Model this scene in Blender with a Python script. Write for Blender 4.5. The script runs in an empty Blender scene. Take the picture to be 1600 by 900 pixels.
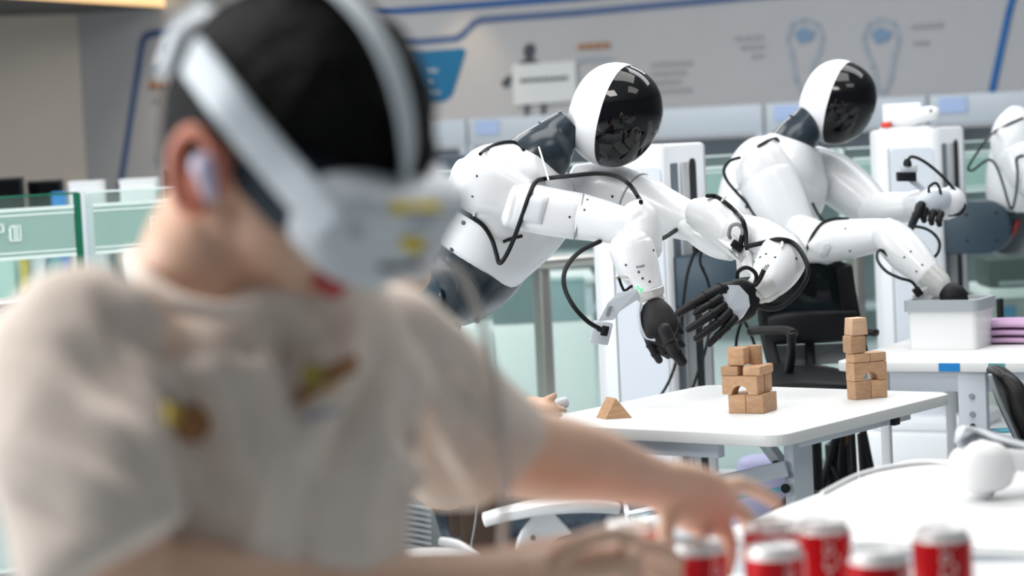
import bpy, bmesh, math, random
from mathutils import Vector, Matrix, noise
from mathutils.bvhtree import BVHTree
random.seed(7)
V = Vector
sc = bpy.context.scene
COL = sc.collection

# ------------------------------------------------------------------ camera
F = 3778.0                       # 85 mm lens on a 36 mm wide frame, in pixels of a 1600 wide picture
CAM = V((0, 0, 1.375))
PITCH = math.atan(250 / F); ROLL = math.radians(2.75)
c_fwd = V((0, math.cos(PITCH), -math.sin(PITCH)))
c_rt0 = V((1, 0, 0)); c_up0 = V((0, math.sin(PITCH), math.cos(PITCH)))
c_rt = c_rt0 * math.cos(ROLL) - c_up0 * math.sin(ROLL)
c_up = c_rt0 * math.sin(ROLL) + c_up0 * math.cos(ROLL)
cam = bpy.data.cameras.new('camera')
cam.sensor_width = 36; cam.lens = 85
cam.clip_end = 200
cam.dof.use_dof = True
cam.dof.focus_distance = 5.45
cam.dof.aperture_fstop = 3.4
cam.dof.aperture_blades = 0
cam_o = bpy.data.objects.new('camera', cam); COL.objects.link(cam_o)
cam_o.matrix_world = Matrix(((c_rt.x, c_up.x, -c_fwd.x, CAM.x), (c_rt.y, c_up.y, -c_fwd.y, CAM.y),
                             (c_rt.z, c_up.z, -c_fwd.z, CAM.z), (0, 0, 0, 1)))
sc.camera = cam_o

# ------------------------------------------------------------------ world, lights, exposure
sc.view_settings.view_transform = 'Standard'
sc.view_settings.look = 'None'
sc.view_settings.gamma = 1
sc.view_settings.use_curve_mapping = False
sc.view_settings.exposure = -0.55
w = bpy.data.worlds.new('world'); sc.world = w; w.use_nodes = True
w.node_tree.nodes['Background'].inputs[0].default_value = (0.80, 0.90, 1.0, 1)
w.node_tree.nodes['Background'].inputs[1].default_value = 0.22

def area_light(name, loc, sx, sy, power, color=(1, 1, 1), rot=(0, 0, 0)):
    l = bpy.data.lights.new(name, 'AREA'); l.shape = 'RECTANGLE'; l.size = sx; l.size_y = sy
    l.energy = power; l.color = color
    o = bpy.data.objects.new(name, l); COL.objects.link(o); o.location = loc; o.rotation_euler = rot
    return o
area_light('overhead_light', (-1.7, 2.6, 3.85), 1.4, 1.4, 135, (1, 0.97, 0.93))
area_light('window_light', (-5.5, 3.5, 1.9), 5.0, 2.2, 430, (0.96, 0.98, 1), (math.radians(90), 0, math.radians(-90)))
area_light('overhead_light', (-4.5, 15.0, 3.85), 2.4, 1.8, 290, (1, 0.95, 0.88))  # added lamp with no known fitting, brightens the beige side wall
area_light('overhead_light', (0.2, 5.6, 3.85), 2.6, 1.6, 95, (1, 0.99, 0.97))
area_light('overhead_light', (2.4, 7.6, 3.85), 2.6, 1.6, 95, (0.95, 0.98, 1))
area_light('overhead_light', (1.8, 3.4, 3.85), 1.8, 1.4, 40, (1, 0.99, 0.97))
area_light('overhead_light', (-2.2, 8.6, 3.85), 2.4, 1.8, 90, (1, 0.97, 0.94))
area_light('overhead_light', (0.0, 12.5, 3.85), 5.0, 1.8, 330, (0.97, 0.98, 1))

# ------------------------------------------------------------------ pixel -> place helpers
def ray(px, py):
    return (c_fwd * F + c_rt * (px - 800) + c_up * (450 - py)).normalized()
def P(px, py, y):
    d = ray(px, py); return CAM + d * (y / d.y)
def PZ(px, py, z):
    d = ray(px, py); return CAM + d * ((z - CAM.z) / d.z)
def PX(v):                        # world -> picture, for checks
    q = v - CAM; k = F / q.dot(c_fwd)
    return 800 + q.dot(c_rt) * k, 450 - q.dot(c_up) * k
YAW = math.radians(28)
VV = V((math.cos(YAW), -math.sin(YAW), 0))   # the way the robots face
UU = V((math.sin(YAW), math.cos(YAW), 0))    # along the row of robots
ZZ = V((0, 0, 1))

# ------------------------------------------------------------------ materials
MATS = {}
def mat(name, col, rough=0.5, metal=0.0, var=0.0, scale=20, bump=0.0, coat=0.0, spec=0.5, stretch=None, sss=0, emit=None, emits=0):
    if name in MATS: return MATS[name]
    m = bpy.data.materials.new(name); m.use_nodes = True; MATS[name] = m
    nt = m.node_tree; b = nt.nodes['Principled BSDF']
    b.inputs['Base Color'].default_value = (*col, 1); b.inputs['Roughness'].default_value = rough
    b.inputs['Metallic'].default_value = metal; b.inputs['Coat Weight'].default_value = coat
    b.inputs['Specular IOR Level'].default_value = spec
    if sss:
        b.inputs['Subsurface Weight'].default_value = sss
        b.inputs['Subsurface Radius'].default_value = (0.01, 0.004, 0.002)
    if emit:
        b.inputs['Emission Color'].default_value = (*emit, 1); b.inputs['Emission Strength'].default_value = emits
    if var or bump:
        tc = nt.nodes.new('ShaderNodeTexCoord'); mp = nt.nodes.new('ShaderNodeMapping')
        nz = nt.nodes.new('ShaderNodeTexNoise'); nz.inputs['Scale'].default_value = scale; nz.inputs['Detail'].default_value = 5
        nt.links.new(tc.outputs['Object'], mp.inputs[0]); nt.links.new(mp.outputs[0], nz.inputs['Vector'])
        if stretch: mp.inputs['Scale'].default_value = stretch
        if var:
            r = nt.nodes.new('ShaderNodeValToRGB')
            r.color_ramp.elements[0].position = 0.3; r.color_ramp.elements[1].position = 0.7
            r.color_ramp.elements[0].color = (*[max(0, c * (1 - var)) for c in col], 1)
            r.color_ramp.elements[1].color = (*[min(1, c * (1 + var)) for c in col], 1)
            nt.links.new(nz.outputs['Fac'], r.inputs[0]); nt.links.new(r.outputs[0], b.inputs['Base Color'])
        if bump:
            bp = nt.nodes.new('ShaderNodeBump'); bp.inputs['Strength'].default_value = bump; bp.inputs['Distance'].default_value = 0.01
            nt.links.new(nz.outputs['Fac'], bp.inputs['Height']); nt.links.new(bp.outputs[0], b.inputs['Normal'])
    return m

def glass_mat(name, tint, refl=0.10, haze=0.0, hazecol=(0.7, 0.9, 0.85)):
    m = bpy.data.materials.new(name); m.use_nodes = True; nt = m.node_tree; MATS[name] = m
    nt.nodes.clear()
    out = nt.nodes.new('ShaderNodeOutputMaterial'); tr = nt.nodes.new('ShaderNodeBsdfTransparent')
    tr.inputs[0].default_value = (*tint, 1)
    gl = nt.nodes.new('ShaderNodeBsdfGlossy'); gl.inputs['Roughness'].default_value = 0.03
    mx = nt.nodes.new('ShaderNodeMixShader'); lw = nt.nodes.new('ShaderNodeLayerWeight'); lw.inputs[0].default_value = 0.2
    mm = nt.nodes.new('ShaderNodeMath'); mm.operation = 'MULTIPLY_ADD'; mm.inputs[1].default_value = 0.5; mm.inputs[2].default_value = refl
    nt.links.new(lw.outputs['Fresnel'], mm.inputs[0]); nt.links.new(mm.outputs[0], mx.inputs[0])
    nt.links.new(tr.outputs[0], mx.inputs[1]); nt.links.new(gl.outputs[0], mx.inputs[2])
    last = mx
    if haze:
        df = nt.nodes.new('ShaderNodeBsdfDiffuse'); df.inputs[0].default_value = (*hazecol, 1)
        tl = nt.nodes.new('ShaderNodeBsdfTranslucent'); tl.inputs[0].default_value = (*hazecol, 1)
        ad = nt.nodes.new('ShaderNodeMixShader'); ad.inputs[0].default_value = 0.5
        nt.links.new(df.outputs[0], ad.inputs[1]); nt.links.new(tl.outputs[0], ad.inputs[2])
        m2 = nt.nodes.new('ShaderNodeMixShader'); m2.inputs[0].default_value = haze
        nt.links.new(mx.outputs[0], m2.inputs[1]); nt.links.new(ad.outputs[0], m2.inputs[2]); last = m2
    nt.links.new(last.outputs[0], out.inputs[0])
    return m

M_white = mat('white_shell', (0.79, 0.805, 0.83), 0.32, coat=0.3)
M_white2 = mat('white_column', (0.80, 0.82, 0.85), 0.4)
M_steelblue = mat('pale_blue_panel', (0.60, 0.645, 0.71), 0.4)
M_wrist = mat('pale_grey_wrist', (0.68, 0.68, 0.67), 0.32, metal=0.25)
M_strip = mat('dark_rail_strip', (0.12, 0.15, 0.18), 0.4, metal=0.3)
M_dark = mat('dark_slate_gloss', (0.024, 0.036, 0.048), 0.22, spec=0.4)
M_slate = mat('slate_plate', (0.030, 0.055, 0.078), 0.4, spec=0.3)
M_black = mat('black_rubber', (0.008, 0.008, 0.010), 0.5, spec=0.25)
M_cable = mat('black_cable', (0.006, 0.007, 0.008), 0.45, spec=0.2)
M_visor = mat('black_visor', (0.003, 0.003, 0.004), 0.03, spec=0.4)
M_glove = mat('black_hand', (0.009, 0.009, 0.011), 0.5, var=0.3, scale=60, spec=0.3)
M_palm = mat('grey_palm', (0.55, 0.60, 0.66), 0.5)
M_silver = mat('silver', (0.75, 0.75, 0.75), 0.25, metal=1)
M_lid = mat('bright_lid', (0.82, 0.82, 0.82), 0.4, metal=0.35)
M_alu = mat('brushed_aluminium', (0.55, 0.56, 0.57), 0.4, metal=0.6)
M_screw = mat('dark_screw', (0.03, 0.03, 0.035), 0.4)
M_seam = mat('seam_grey', (0.25, 0.26, 0.28), 0.6)
M_green = mat('green_status_light', (0.1, 0.9, 0.3), 0.3, emit=(0.1, 1, 0.35), emits=0.8)
M_tie = mat('white_cable_tie', (0.85, 0.85, 0.83), 0.4)
M_boss = mat('pale_grey_cover', (0.62, 0.65, 0.69), 0.4)
M_top = mat('white_laminate', (0.79, 0.79, 0.79), 0.4, var=0.02, scale=3)
M_edge = mat('grey_table_edge', (0.42, 0.41, 0.42), 0.5)
M_leg = mat('pale_grey_steel', (0.56, 0.60, 0.66), 0.4)
M_cyan = mat('cyan_rod', (0.12, 0.42, 0.52), 0.35)
M_plastic = mat('white_plastic', (0.84, 0.85, 0.86), 0.3)
M_skin = mat('skin', (0.78, 0.50, 0.36), 0.5, var=0.10, scale=9, sss=0.15)
M_lip = mat('lip', (0.55, 0.08, 0.07), 0.45)
M_ear = mat('ear_skin', (0.72, 0.26, 0.17), 0.5, sss=0.2)
M_hair = mat('black_hair', (0.003, 0.003, 0.0035), 0.6, bump=0.6, scale=60, stretch=(1, 1, 4), spec=0.12)
M_shirt = mat('beige_cotton', (0.79, 0.68, 0.60), 0.9, var=0.05, scale=40, bump=0.08)
M_foam = mat('charcoal_foam', (0.03, 0.04, 0.055), 0.8, spec=0.2)
M_vr = mat('headset_shell', (0.70, 0.74, 0.79), 0.35)
M_strap = mat('headset_strap', (0.66, 0.72, 0.77), 0.5)
M_yellow = mat('yellow_sticker', (0.90, 0.66, 0.0), 0.5)
M_bud = mat('lilac_white_earbud', (0.72, 0.66, 0.85), 0.3)
M_jeans = mat('blue_grey_denim', (0.06, 0.085, 0.115), 0.85, var=0.35, scale=60)
M_brown = mat('dark_brown_wood', (0.05, 0.028, 0.017), 0.5, var=0.35, scale=12, stretch=(1, 1, 0.15))
M_blue = mat('blue_print', (0.0, 0.13, 0.42), 0.6)
M_sky = mat('bright_blue', (0.0, 0.22, 0.62), 0.5)
M_red = mat('can_red', (0.62, 0.006, 0.012), 0.22, metal=0.25, coat=0.5)
M_let = mat('white_lettering', (0.85, 0.83, 0.82), 0.4)
M_grey = mat('mid_grey', (0.28, 0.30, 0.32), 0.6)
M_lilac = mat('lilac_towel', (0.58, 0.38, 0.58), 0.95, bump=0.4, scale=150)
M_lav = mat('lavender_cloth', (0.42, 0.42, 0.62), 0.9)
M_orange = mat('orange_print', (0.55, 0.22, 0.06), 0.7)
M_mesh = mat('black_mesh', (0.03, 0.035, 0.04), 0.8)
M_leather = mat('black_leather', (0.012, 0.011, 0.011), 0.4, spec=0.3)
M_teal = mat('teal_box', (0.10, 0.33, 0.36), 0.6)
M_steel = mat('stainless_rail', (0.52, 0.50, 0.47), 0.3, metal=0.85)
M_glass = glass_mat('green_glass', (0.91, 0.975, 0.955), 0.03, haze=0.05, hazecol=(0.6, 0.85, 0.78))
M_frost = glass_mat('frosted_film', (0.6, 0.85, 0.78), 0.03, haze=0.85, hazecol=(0.56, 0.72, 0.68))
M_film = mat('white_film', (0.80, 0.92, 0.89), 0.6)
M_gedge = mat('glass_edge', (0.01, 0.16, 0.09), 0.2)
M_clear = glass_mat('smoky_mesh', (0.16, 0.18, 0.19), 0.02, haze=0.25, hazecol=(0.05, 0.06, 0.07))

def wood_mat():
    m = bpy.data.materials.new('beech_wood'); m.use_nodes = True; nt = m.node_tree; b = nt.nodes['Principled BSDF']
    tc = nt.nodes.new('ShaderNodeTexCoord'); mp = nt.nodes.new('ShaderNodeMapping'); mp.inputs['Scale'].default_value = (6, 60, 60)
    oi = nt.nodes.new('ShaderNodeObjectInfo')
    nz = nt.nodes.new('ShaderNodeTexNoise'); nz.noise_dimensions = '4D'; nz.inputs['Scale'].default_value = 2.2; nz.inputs['Detail'].default_value = 6
    mw = nt.nodes.new('ShaderNodeMath'); mw.operation = 'MULTIPLY'; mw.inputs[1].default_value = 40
    nt.links.new(oi.outputs['Random'], mw.inputs[0]); nt.links.new(mw.outputs[0], nz.inputs['W'])
    nt.links.new(tc.outputs['Object'], mp.inputs[0]); nt.links.new(mp.outputs[0], nz.inputs['Vector'])
    r = nt.nodes.new('ShaderNodeValToRGB')
    r.color_ramp.elements[0].position = 0.3; r.color_ramp.elements[0].color = (0.50, 0.285, 0.155, 1)
    r.color_ramp.elements[1].position = 0.72; r.color_ramp.elements[1].color = (0.63, 0.39, 0.235, 1)
    hs = nt.nodes.new('ShaderNodeHueSaturation'); mr = nt.nodes.new('ShaderNodeMapRange')
    mr.inputs['To Min'].default_value = 0.88; mr.inputs['To Max'].default_value = 1.12
    nt.links.new(oi.outputs['Random'], mr.inputs[0]); nt.links.new(mr.outputs[0], hs.inputs['Value'])
    nt.links.new(nz.outputs['Fac'], r.inputs[0]); nt.links.new(r.outputs[0], hs.inputs['Color']); nt.links.new(hs.outputs[0], b.inputs['Base Color'])
    b.inputs['Roughness'].default_value = 0.6
    return m
M_wood = wood_mat()
M_wood2 = mat('pale_beech', (0.72, 0.47, 0.30), 0.6, var=0.1, scale=15, stretch=(1, 6, 6))

# ------------------------------------------------------------------ geometry helpers: each returns (verts, faces)
def crom(p0, p1, p2, p3, t):
    return 0.5 * ((2 * p1) + (p2 - p0) * t + (2 * p0 - 5 * p1 + 4 * p2 - p3) * t * t + (3 * p1 - p0 - 3 * p2 + p3) * t ** 3)
def smooth_path(pts, sub):
    if len(pts) < 3 or sub < 2:
        return [tuple(p) for p in pts] if sub < 2 else [tuple(a + (b - a) * k / sub for a, b in zip(pts[0], pts[1])) for k in range(sub)] + [tuple(pts[1])]
    out = []
    n = len(pts)
    for i in range(n - 1):
        q = [pts[max(0, i - 1)], pts[i], pts[i + 1], pts[min(n - 1, i + 2)]]
        for k in range(sub):
            out.append(tuple(crom(q[0][j], q[1][j], q[2][j], q[3][j], k / sub) for j in range(len(pts[0]))))
    out.append(tuple(pts[-1])); return out

def loft(secs, n=24, ref=None, ex=2.0, sub=4, cap=0.6, capn=4):
    """secs: (Vector, ra, rb). Ring axes: A across the tangent and ref, B along ref."""
    flat = [(s[0].x, s[0].y, s[0].z, s[1], s[2] if len(s) > 2 and s[2] is not None else s[1]) for s in secs]
    flat = smooth_path(flat, sub)
    pts = [V(f[:3]) for f in flat]; rad = [(max(f[3], 1e-4), max(f[4], 1e-4)) for f in flat]
    ref = V(ref) if ref is not None else V((0, 1, 0))
    rings = []
    m = len(pts)
    tang = [(pts[min(i + 1, m - 1)] - pts[max(i - 1, 0)]).normalized() for i in range(m)]
    seq = []
    if cap:
        for k in range(capn):
            a = (k + 0.4) / capn * math.pi / 2
            seq.append((pts[0] - tang[0] * cap * min(rad[0]) * math.cos(a), tang[0], rad[0][0] * math.sin(a), rad[0][1] * math.sin(a)))
    for i in range(m): seq.append((pts[i], tang[i], rad[i][0], rad[i][1]))
    if cap:
        for k in reversed(range(capn)):
            a = (k + 0.4) / capn * math.pi / 2
            seq.append((pts[-1] + tang[-1] * cap * min(rad[-1]) * math.cos(a), tang[-1], rad[-1][0] * math.sin(a), rad[-1][1] * math.sin(a)))
    vs = []; fs = []
    lastA = None
    for c, t, ra, rb in seq:
        A = t.cross(ref)
        if A.length < 0.15 and lastA is not None: A = lastA - t * lastA.dot(t)
        A.normalize()
        if lastA is not None and A.dot(lastA) < 0: A = -A
        lastA = A
        B = A.cross(t).normalized()
        for k in range(n):
            th = 2 * math.pi * k / n; cs, sn = math.cos(th), math.sin(th)
            x = math.copysign(abs(cs) ** (2 / ex), cs); y = math.copysign(abs(sn) ** (2 / ex), sn)
            vs.append(c + A * (x * ra) + B * (y * rb))
    R = len(seq)
    for i in range(R - 1):
        for k in range(n):
            fs.append((i * n + k, i * n + (k + 1) % n, (i + 1) * n + (k + 1) % n, (i + 1) * n + k))
    fs.append(tuple(reversed(range(n)))); fs.append(tuple(range((R - 1) * n, R * n)))
    return vs, fs
def S(px, py, y, ra, rb=None):
    return (P(px, py, y), ra * y / F, (ra if rb is None else rb) * y / F)
def tube(pts, r, n=10, sub=6):
    return loft([(p, r, r) for p in pts], n=n, sub=sub, cap=0.3, capn=2)
def box(c, ax, ay, az, hx, hy, hz, bev=0.0, seg=2):
    """box about c with half sizes along three unit axes"""
    bm = bmesh.new(); bmesh.ops.create_cube(bm, size=2)
    for v in bm.verts: v.co = V((v.co.x * hx, v.co.y * hy, v.co.z * hz))
    if bev: bmesh.ops.bevel(bm, geom=list(bm.edges), offset=bev, segments=seg, profile=0.5, affect='EDGES')
    vs = [c + ax * v.co.x + ay * v.co.y + az * v.co.z for v in bm.verts]
    bm.verts.index_update(); fs = [tuple(v.index for v in f.verts) for f in bm.faces]; bm.free()
    return vs, fs
def ybox(c, hx, hy, hz, bev=0.0):         # box along the building's axes
    return box(c, VV, UU, ZZ, hx, hy, hz, bev)
def prism(poly, h, bev=0.0):
    """poly: list of Vectors (planar), h: extrusion Vector"""
    bm = bmesh.new(); a = [bm.verts.new(p) for p in poly]; b = [bm.verts.new(p + h) for p in poly]; n = len(poly)
    bm.faces.new(a[::-1]); bm.faces.new(b)
    for i in range(n): bm.faces.new((a[i], a[(i + 1) % n], b[(i + 1) % n], b[i]))
    bmesh.ops.recalc_face_normals(bm, faces=list(bm.faces))
    if bev: bmesh.ops.bevel(bm, geom=list(bm.edges), offset=bev, segments=2, profile=0.5, affect='EDGES')
    bm.verts.index_update(); r = [v.co.copy() for v in bm.verts], [tuple(v.index for v in f.verts) for f in bm.faces]; bm.free()
    return r
def lathe(base, axis, prof, n=24):
    axis = axis.normalized(); a = axis.orthogonal().normalized(); b = axis.cross(a)
    vs = []; fs = []
    for h, r in prof:
        for k in range(n):
            t = 2 * math.pi * k / n; vs.append(base + axis * h + (a * math.cos(t) + b * math.sin(t)) * max(r, 1e-4))
    for i in range(len(prof) - 1):
        for k in range(n): fs.append((i * n + k, i * n + (k + 1) % n, (i + 1) * n + (k + 1) % n, (i + 1) * n + k))
    fs.append(tuple(reversed(range(n)))); fs.append(tuple(range((len(prof) - 1) * n, len(prof) * n)))
    return vs, fs
def join(*gs):
    vs = []; fs = []
    for g in gs:
        o = len(vs); vs += list(g[0]); fs += [tuple(i + o for i in f) for f in g[1]]
    return vs, fs
def rrect(c, ax, ay, hx, hy, r, n=5):
    out = []
    for sx, sy, a0 in ((1, 1, 0), (-1, 1, 90), (-1, -1, 180), (1, -1, 270)):
        for k in range(n + 1):
            a = math.radians(a0 + 90 * k / n)
            out.append(c + ax * (sx * (hx - r) + r * math.cos(a)) + ay * (sy * (hy - r) + r * math.sin(a)))
    return out
def ellip(c, ax, ay, az, hx, hy, hz, nu=20, nv=14):
    vs = []; fs = []
    for i in range(nv + 1):
        p = math.pi * (i + 0.02) / (nv + 0.04)
        for k in range(nu):
            t = 2 * math.pi * k / nu
            vs.append(c + ax * (hx * math.sin(p) * math.cos(t)) + ay * (hy * math.sin(p) * math.sin(t)) + az * (hz * math.cos(p)))
    for i in range(nv):
        for k in range(nu): fs.append((i * nu + k, i * nu + (k + 1) % nu, (i + 1) * nu + (k + 1) % nu, (i + 1) * nu + k))
    fs.append(tuple(range(nu))); fs.append(tuple(range(nv * nu, (nv + 1) * nu)))
    return vs, fs

# ------------------------------------------------------------------ object helpers
WL = {}
GEO = {}
def mesh_of(name, g, m, smooth=True, off=V((0, 0, 0))):
    me = bpy.data.meshes.new(name); me.from_pydata([tuple(v - off) for v in g[0]], [], g[1])
    bm = bmesh.new(); bm.from_mesh(me); bmesh.ops.recalc_face_normals(bm, faces=list(bm.faces)); bm.to_mesh(me); bm.free()
    me.materials.append(m)
    if smooth:
        me.shade_smooth()
        try: me.set_sharp_from_angle(angle=math.radians(38))
        except Exception: pass
    return me
def tag(o, label=None, cat=None, group=None, kind=None):
    if label: o['label'] = label
    if cat: o['category'] = cat
    if group: o['group'] = group
    if kind: o['kind'] = kind
    return o
def root(name, loc, label, cat, group=None):
    o = bpy.data.objects.new(name, None); COL.objects.link(o); o.location = loc; o.empty_display_size = 0.1
    WL[o.name] = V(loc); return tag(o, label, cat, group)
def part(name, g, m, parent, smooth=True, label=None):
    off = WL[parent.name]
    o = bpy.data.objects.new(name, mesh_of(name, g, m, smooth, off)); COL.objects.link(o); o.parent = parent
    WL[o.name] = off.copy(); GEO[o.name] = g
    if label: o['label'] = label
    return o
def single(name, g, m, label, cat, group=None, kind=None, smooth=True):
    lo = V([min(v[i] for v in g[0]) for i in range(3)]); hi = V([max(v[i] for v in g[0]) for i in range(3)])
    off = V(((lo.x + hi.x) / 2, (lo.y + hi.y) / 2, lo.z))
    o = bpy.data.objects.new(name, mesh_of(name, g, m, smooth, off)); COL.objects.link(o); o.location = off
    WL[o.name] = off; GEO[o.name] = g
    return tag(o, label, cat, group, kind)
def struct(name, g, m, label=None):
    return single(name, g, m, label, None, kind='structure', smooth=False)
def bvh(*objs):
    return [BVHTree.FromPolygons([tuple(v) for v in GEO[o.name][0]], GEO[o.name][1]) for o in objs]
def hit(trees, px, py):
    best = None; d = ray(px, py)
    for t in trees:
        h = t.ray_cast(CAM, d)
        if h[0] is not None and (best is None or h[3] < best[3]): best = h
    if best is None: return None
    n = best[1]
    if n.dot(d) > 0: n = -n
    return best[0], n
def hug(trees, pts, r, dflt):
    """cable way-points that lie on the surface where the cable runs over it; (px, py) or (px, py, y)"""
    out = []
    for p in pts:
        if len(p) == 3: out.append(P(*p)); continue
        h = hit(trees, *p)
        out.append(h[0] + h[1] * r * 0.9 if h else P(p[0], p[1], dflt))
    return out
def screws(parent, trees, pts, r=0.004, m=None):
    for px, py in pts:
        h = hit(trees, px, py)
        if h: part('screw', lathe(h[0] - h[1] * 0.002, h[1], [(0, r), (0.003, r), (0.0034, r * 0.6)], 8), m or M_screw, parent)
def remesh(g, voxel, iters=6, fac=0.5):
    me = bpy.data.meshes.new('tmp'); me.from_pydata([tuple(v) for v in g[0]], [], g[1])
    bm = bmesh.new(); bm.from_mesh(me); bmesh.ops.recalc_face_normals(bm, faces=list(bm.faces)); bm.to_mesh(me); bm.free()
    o = bpy.data.objects.new('tmp', me); COL.objects.link(o)
    r = o.modifiers.new('r', 'REMESH'); r.mode = 'VOXEL'; r.voxel_size = voxel
    s = o.modifiers.new('s', 'SMOOTH'); s.iterations = iters; s.factor = fac
    dg = bpy.context.evaluated_depsgraph_get(); ev = o.evaluated_get(dg); m2 = ev.to_mesh()
    out = [v.co.copy() for v in m2.vertices], [tuple(p.vertices) for p in m2.polygons]
    nrm = [v.normal.copy() for v in m2.vertices]
    ev.to_mesh_clear(); bpy.data.objects.remove(o); bpy.data.meshes.remove(me)
    return out[0], out[1], nrm

# ================================================================== SETTING
M_floor = mat('pale_floor', (0.56, 0.60, 0.61), 0.25, var=0.04, scale=1.2)
M_wall = mat('wall_paint', (0.52, 0.53, 0.555), 0.8, var=0.03, scale=1.0)
M_wall2 = mat('beige_wall_paint', (0.74, 0.66, 0.585), 0.8, var=0.03, scale=1.0)
M_ceil = mat('ceiling_paint', (0.6, 0.6, 0.6), 0.9)
M_soffit = mat('dark_soffit', (0.10, 0.10, 0.105), 0.8)

struct('floor', box(V((0.5, 9, -0.05)), V((1, 0, 0)), V((0, 1, 0)), ZZ, 11, 15, 0.05), M_floor, 'pale grey polished floor')
WO = V((0, 18, 0))                # the back wall runs along VV through here
corner_d = ray(125, 100)
_n = UU
def PW(px, py, off=0.0):          # picture -> back wall, off metres in front of it
    d = ray(px, py); o = WO - UU * off
    return CAM + d * ((o - CAM).dot(_n) / d.dot(_n))
cw = PW(125, 100)
t_c = (cw - WO).dot(VV)
back = struct('wall_back', prism([WO + VV * t_c, WO + VV * 9, WO + VV * 9 + UU * 0.2, WO + VV * t_c + UU * 0.2], V((0, 0, 4.0))), M_wall, 'grey back wall with blue printed line graphics')
LD = V((-0.94, -0.34, 0)).normalized()
c0 = WO + VV * t_c
struct('wall_left', prism([c0, c0 + LD * 9, c0 + LD * 9 + V((0.0, 0.3, 0)), c0 + V((0, 0.3, 0))], V((0, 0, 4.0))), M_wall2, 'plain beige side wall at far left')
struct('ceiling', box(V((0.5, 11, 4.1)), V((1, 0, 0)), V((0, 1, 0)), ZZ, 11, 12, 0.1), M_ceil, 'white ceiling')
zs = 2.47
s_pts = [PZ(255, 11, zs), c0 + V((0, 0, zs)) + VV * 0.1, c0 + LD * 6 + V((0, 0, zs))]
e1 = PZ(60, -1, zs); e0 = PZ(252, 11, zs)
edge_dir = (e1 - e0).normalized()
far_e = e0 + edge_dir * 6
sof = struct('ceiling_soffit', prism([e0, V((c0.x, c0.y, zs)) + VV * 0.0, V((c0.x, c0.y, zs)) + LD * 8, far_e], V((0, 0, 0.5))), M_soffit, 'dark lowered ceiling soffit at far left')
M_warm = mat('warm_cove_light', (1, 0.7, 0.4), 0.5, emit=(1.0, 0.62, 0.28), emits=1.6)
fn = edge_dir.cross(ZZ).normalized()
if fn.y > 0: fn = -fn
part('cove_light', prism([e0 + fn * 0.005, far_e + fn * 0.005, far_e + fn * 0.03, e0 + fn * 0.03], V((0, 0, 0.16))), M_warm, sof, label='warm light strip along the soffit edge')
for px in (262, 700):             # wall-washer downlights that make the warm pools on the wall
    q = PW(px, 8, 0.35); q.z = max(q.z, 2.5)
    l = bpy.data.lights.new('wall_washer', 'SPOT'); l.energy = 38 if px < 400 else 22; l.color = (1, 0.72, 0.42); l.spot_size = math.radians(75); l.spot_blend = 0.8; l.shadow_soft_size = 0.04
    o = bpy.data.objects.new('wall_washer', l); COL.objects.link(o); o.location = q + V((0, 0, 0.10)); o.rotation_euler = (math.radians(12), 0, 0)
    single('wall_downlight', lathe(q + V((0, 0, 0.11)), ZZ, [(0, 0.05), (0.0, 0.06), (0.12, 0.06), (0.12, 0.02), (0.2, 0.02)], 16), M_soffit, 'small dark downlight near the wall top ' + ('beside the soffit' if px < 400 else 'above the blue wall panel'), 'light')

# wall graphics: flat print standing a centimetre proud of the paint
M_pr_navy = mat('print_slate_blue', (0.10, 0.16, 0.32), 0.7)
M_pr_blue = mat('print_royal_blue', (0.03, 0.12, 0.36), 0.7)
M_pr_pan = mat('print_panel_blue', (0.0, 0.15, 0.34), 0.6)
M_pr_pale = mat('print_pale_blue', (0.40, 0.46, 0.53), 0.7)
M_pr_grey = mat('print_grey', (0.40, 0.41, 0.44), 0.7)
M_pr_dark = mat('print_dark', (0.07, 0.08, 0.10), 0.7)
M_pr_white = mat('print_white', (0.78, 0.82, 0.84), 0.7)
M_pr_or = mat('print_orange', (0.42, 0.22, 0.12), 0.7)
def stripe(pts, wpx, m, name='wall_stripe', close=False):
    """a printed line of constant width along picture points on the wall"""
    q = [PW(*p, 0.01) for p in pts]; w_ = wpx * q[0].y / F / 2
    gs = []
    for a, b in zip(q, q[1:] + ([q[0]] if close else [])):
        t = (b - a).normalized(); nn = t.cross(UU).normalized() * w_
        gs.append(prism([a - nn - t * w_ * 0.4, b - nn + t * w_ * 0.4, b + nn + t * w_ * 0.4, a + nn - t * w_ * 0.4], UU * 0.008))
    part(name, join(*gs), m, back, smooth=False)
def panel(pts, m, name='wall_print', off=0.012):
    return part(name, prism([PW(*p, off) for p in pts], UU * 0.01), m, back, smooth=False)
def fake_lines(x0, y0, x1, y1, m, n=6, parent=None, off=0.014):
    """an unreadable line of print: a row of small bars"""
    gs = []
    for k in range(n):
        a = x0 + (x1 - x0) * (k + 0.08) / n; b = x0 + (x1 - x0) * (k + 0.88) / n; s = -0.06 * (a - x0)
        gs.append(prism([PW(a, y0 + s, off), PW(b, y0 + s, off), PW(b, y1 + s, off), PW(a, y1 + s, off)], UU * 0.004))
    part('print_line', join(*gs), m, back, smooth=False)
stripe([(186, 300), (222, 66), (228, 56), (240, 52), (420, 38), (560, 26)], 11, M_pr_navy)
stripe([(440, 36), (555, 22), (640, 16), (900, -4), (980, -12)], 10, M_pr_blue)
stripe([(560, 72), (625, 68), (712, 60), (722, 54), (740, 36), (752, 31), (900, 20), (1150, -3), (1250, -12)], 10, M_pr_navy)
stripe([(1590, -30), (1576, 20), (1550, 142)], 11, M_blue)
panel([(560, 88), (722, 75), (727, 80), (706, 148), (694, 158), (560, 168)], M_pr_pan)
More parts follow.
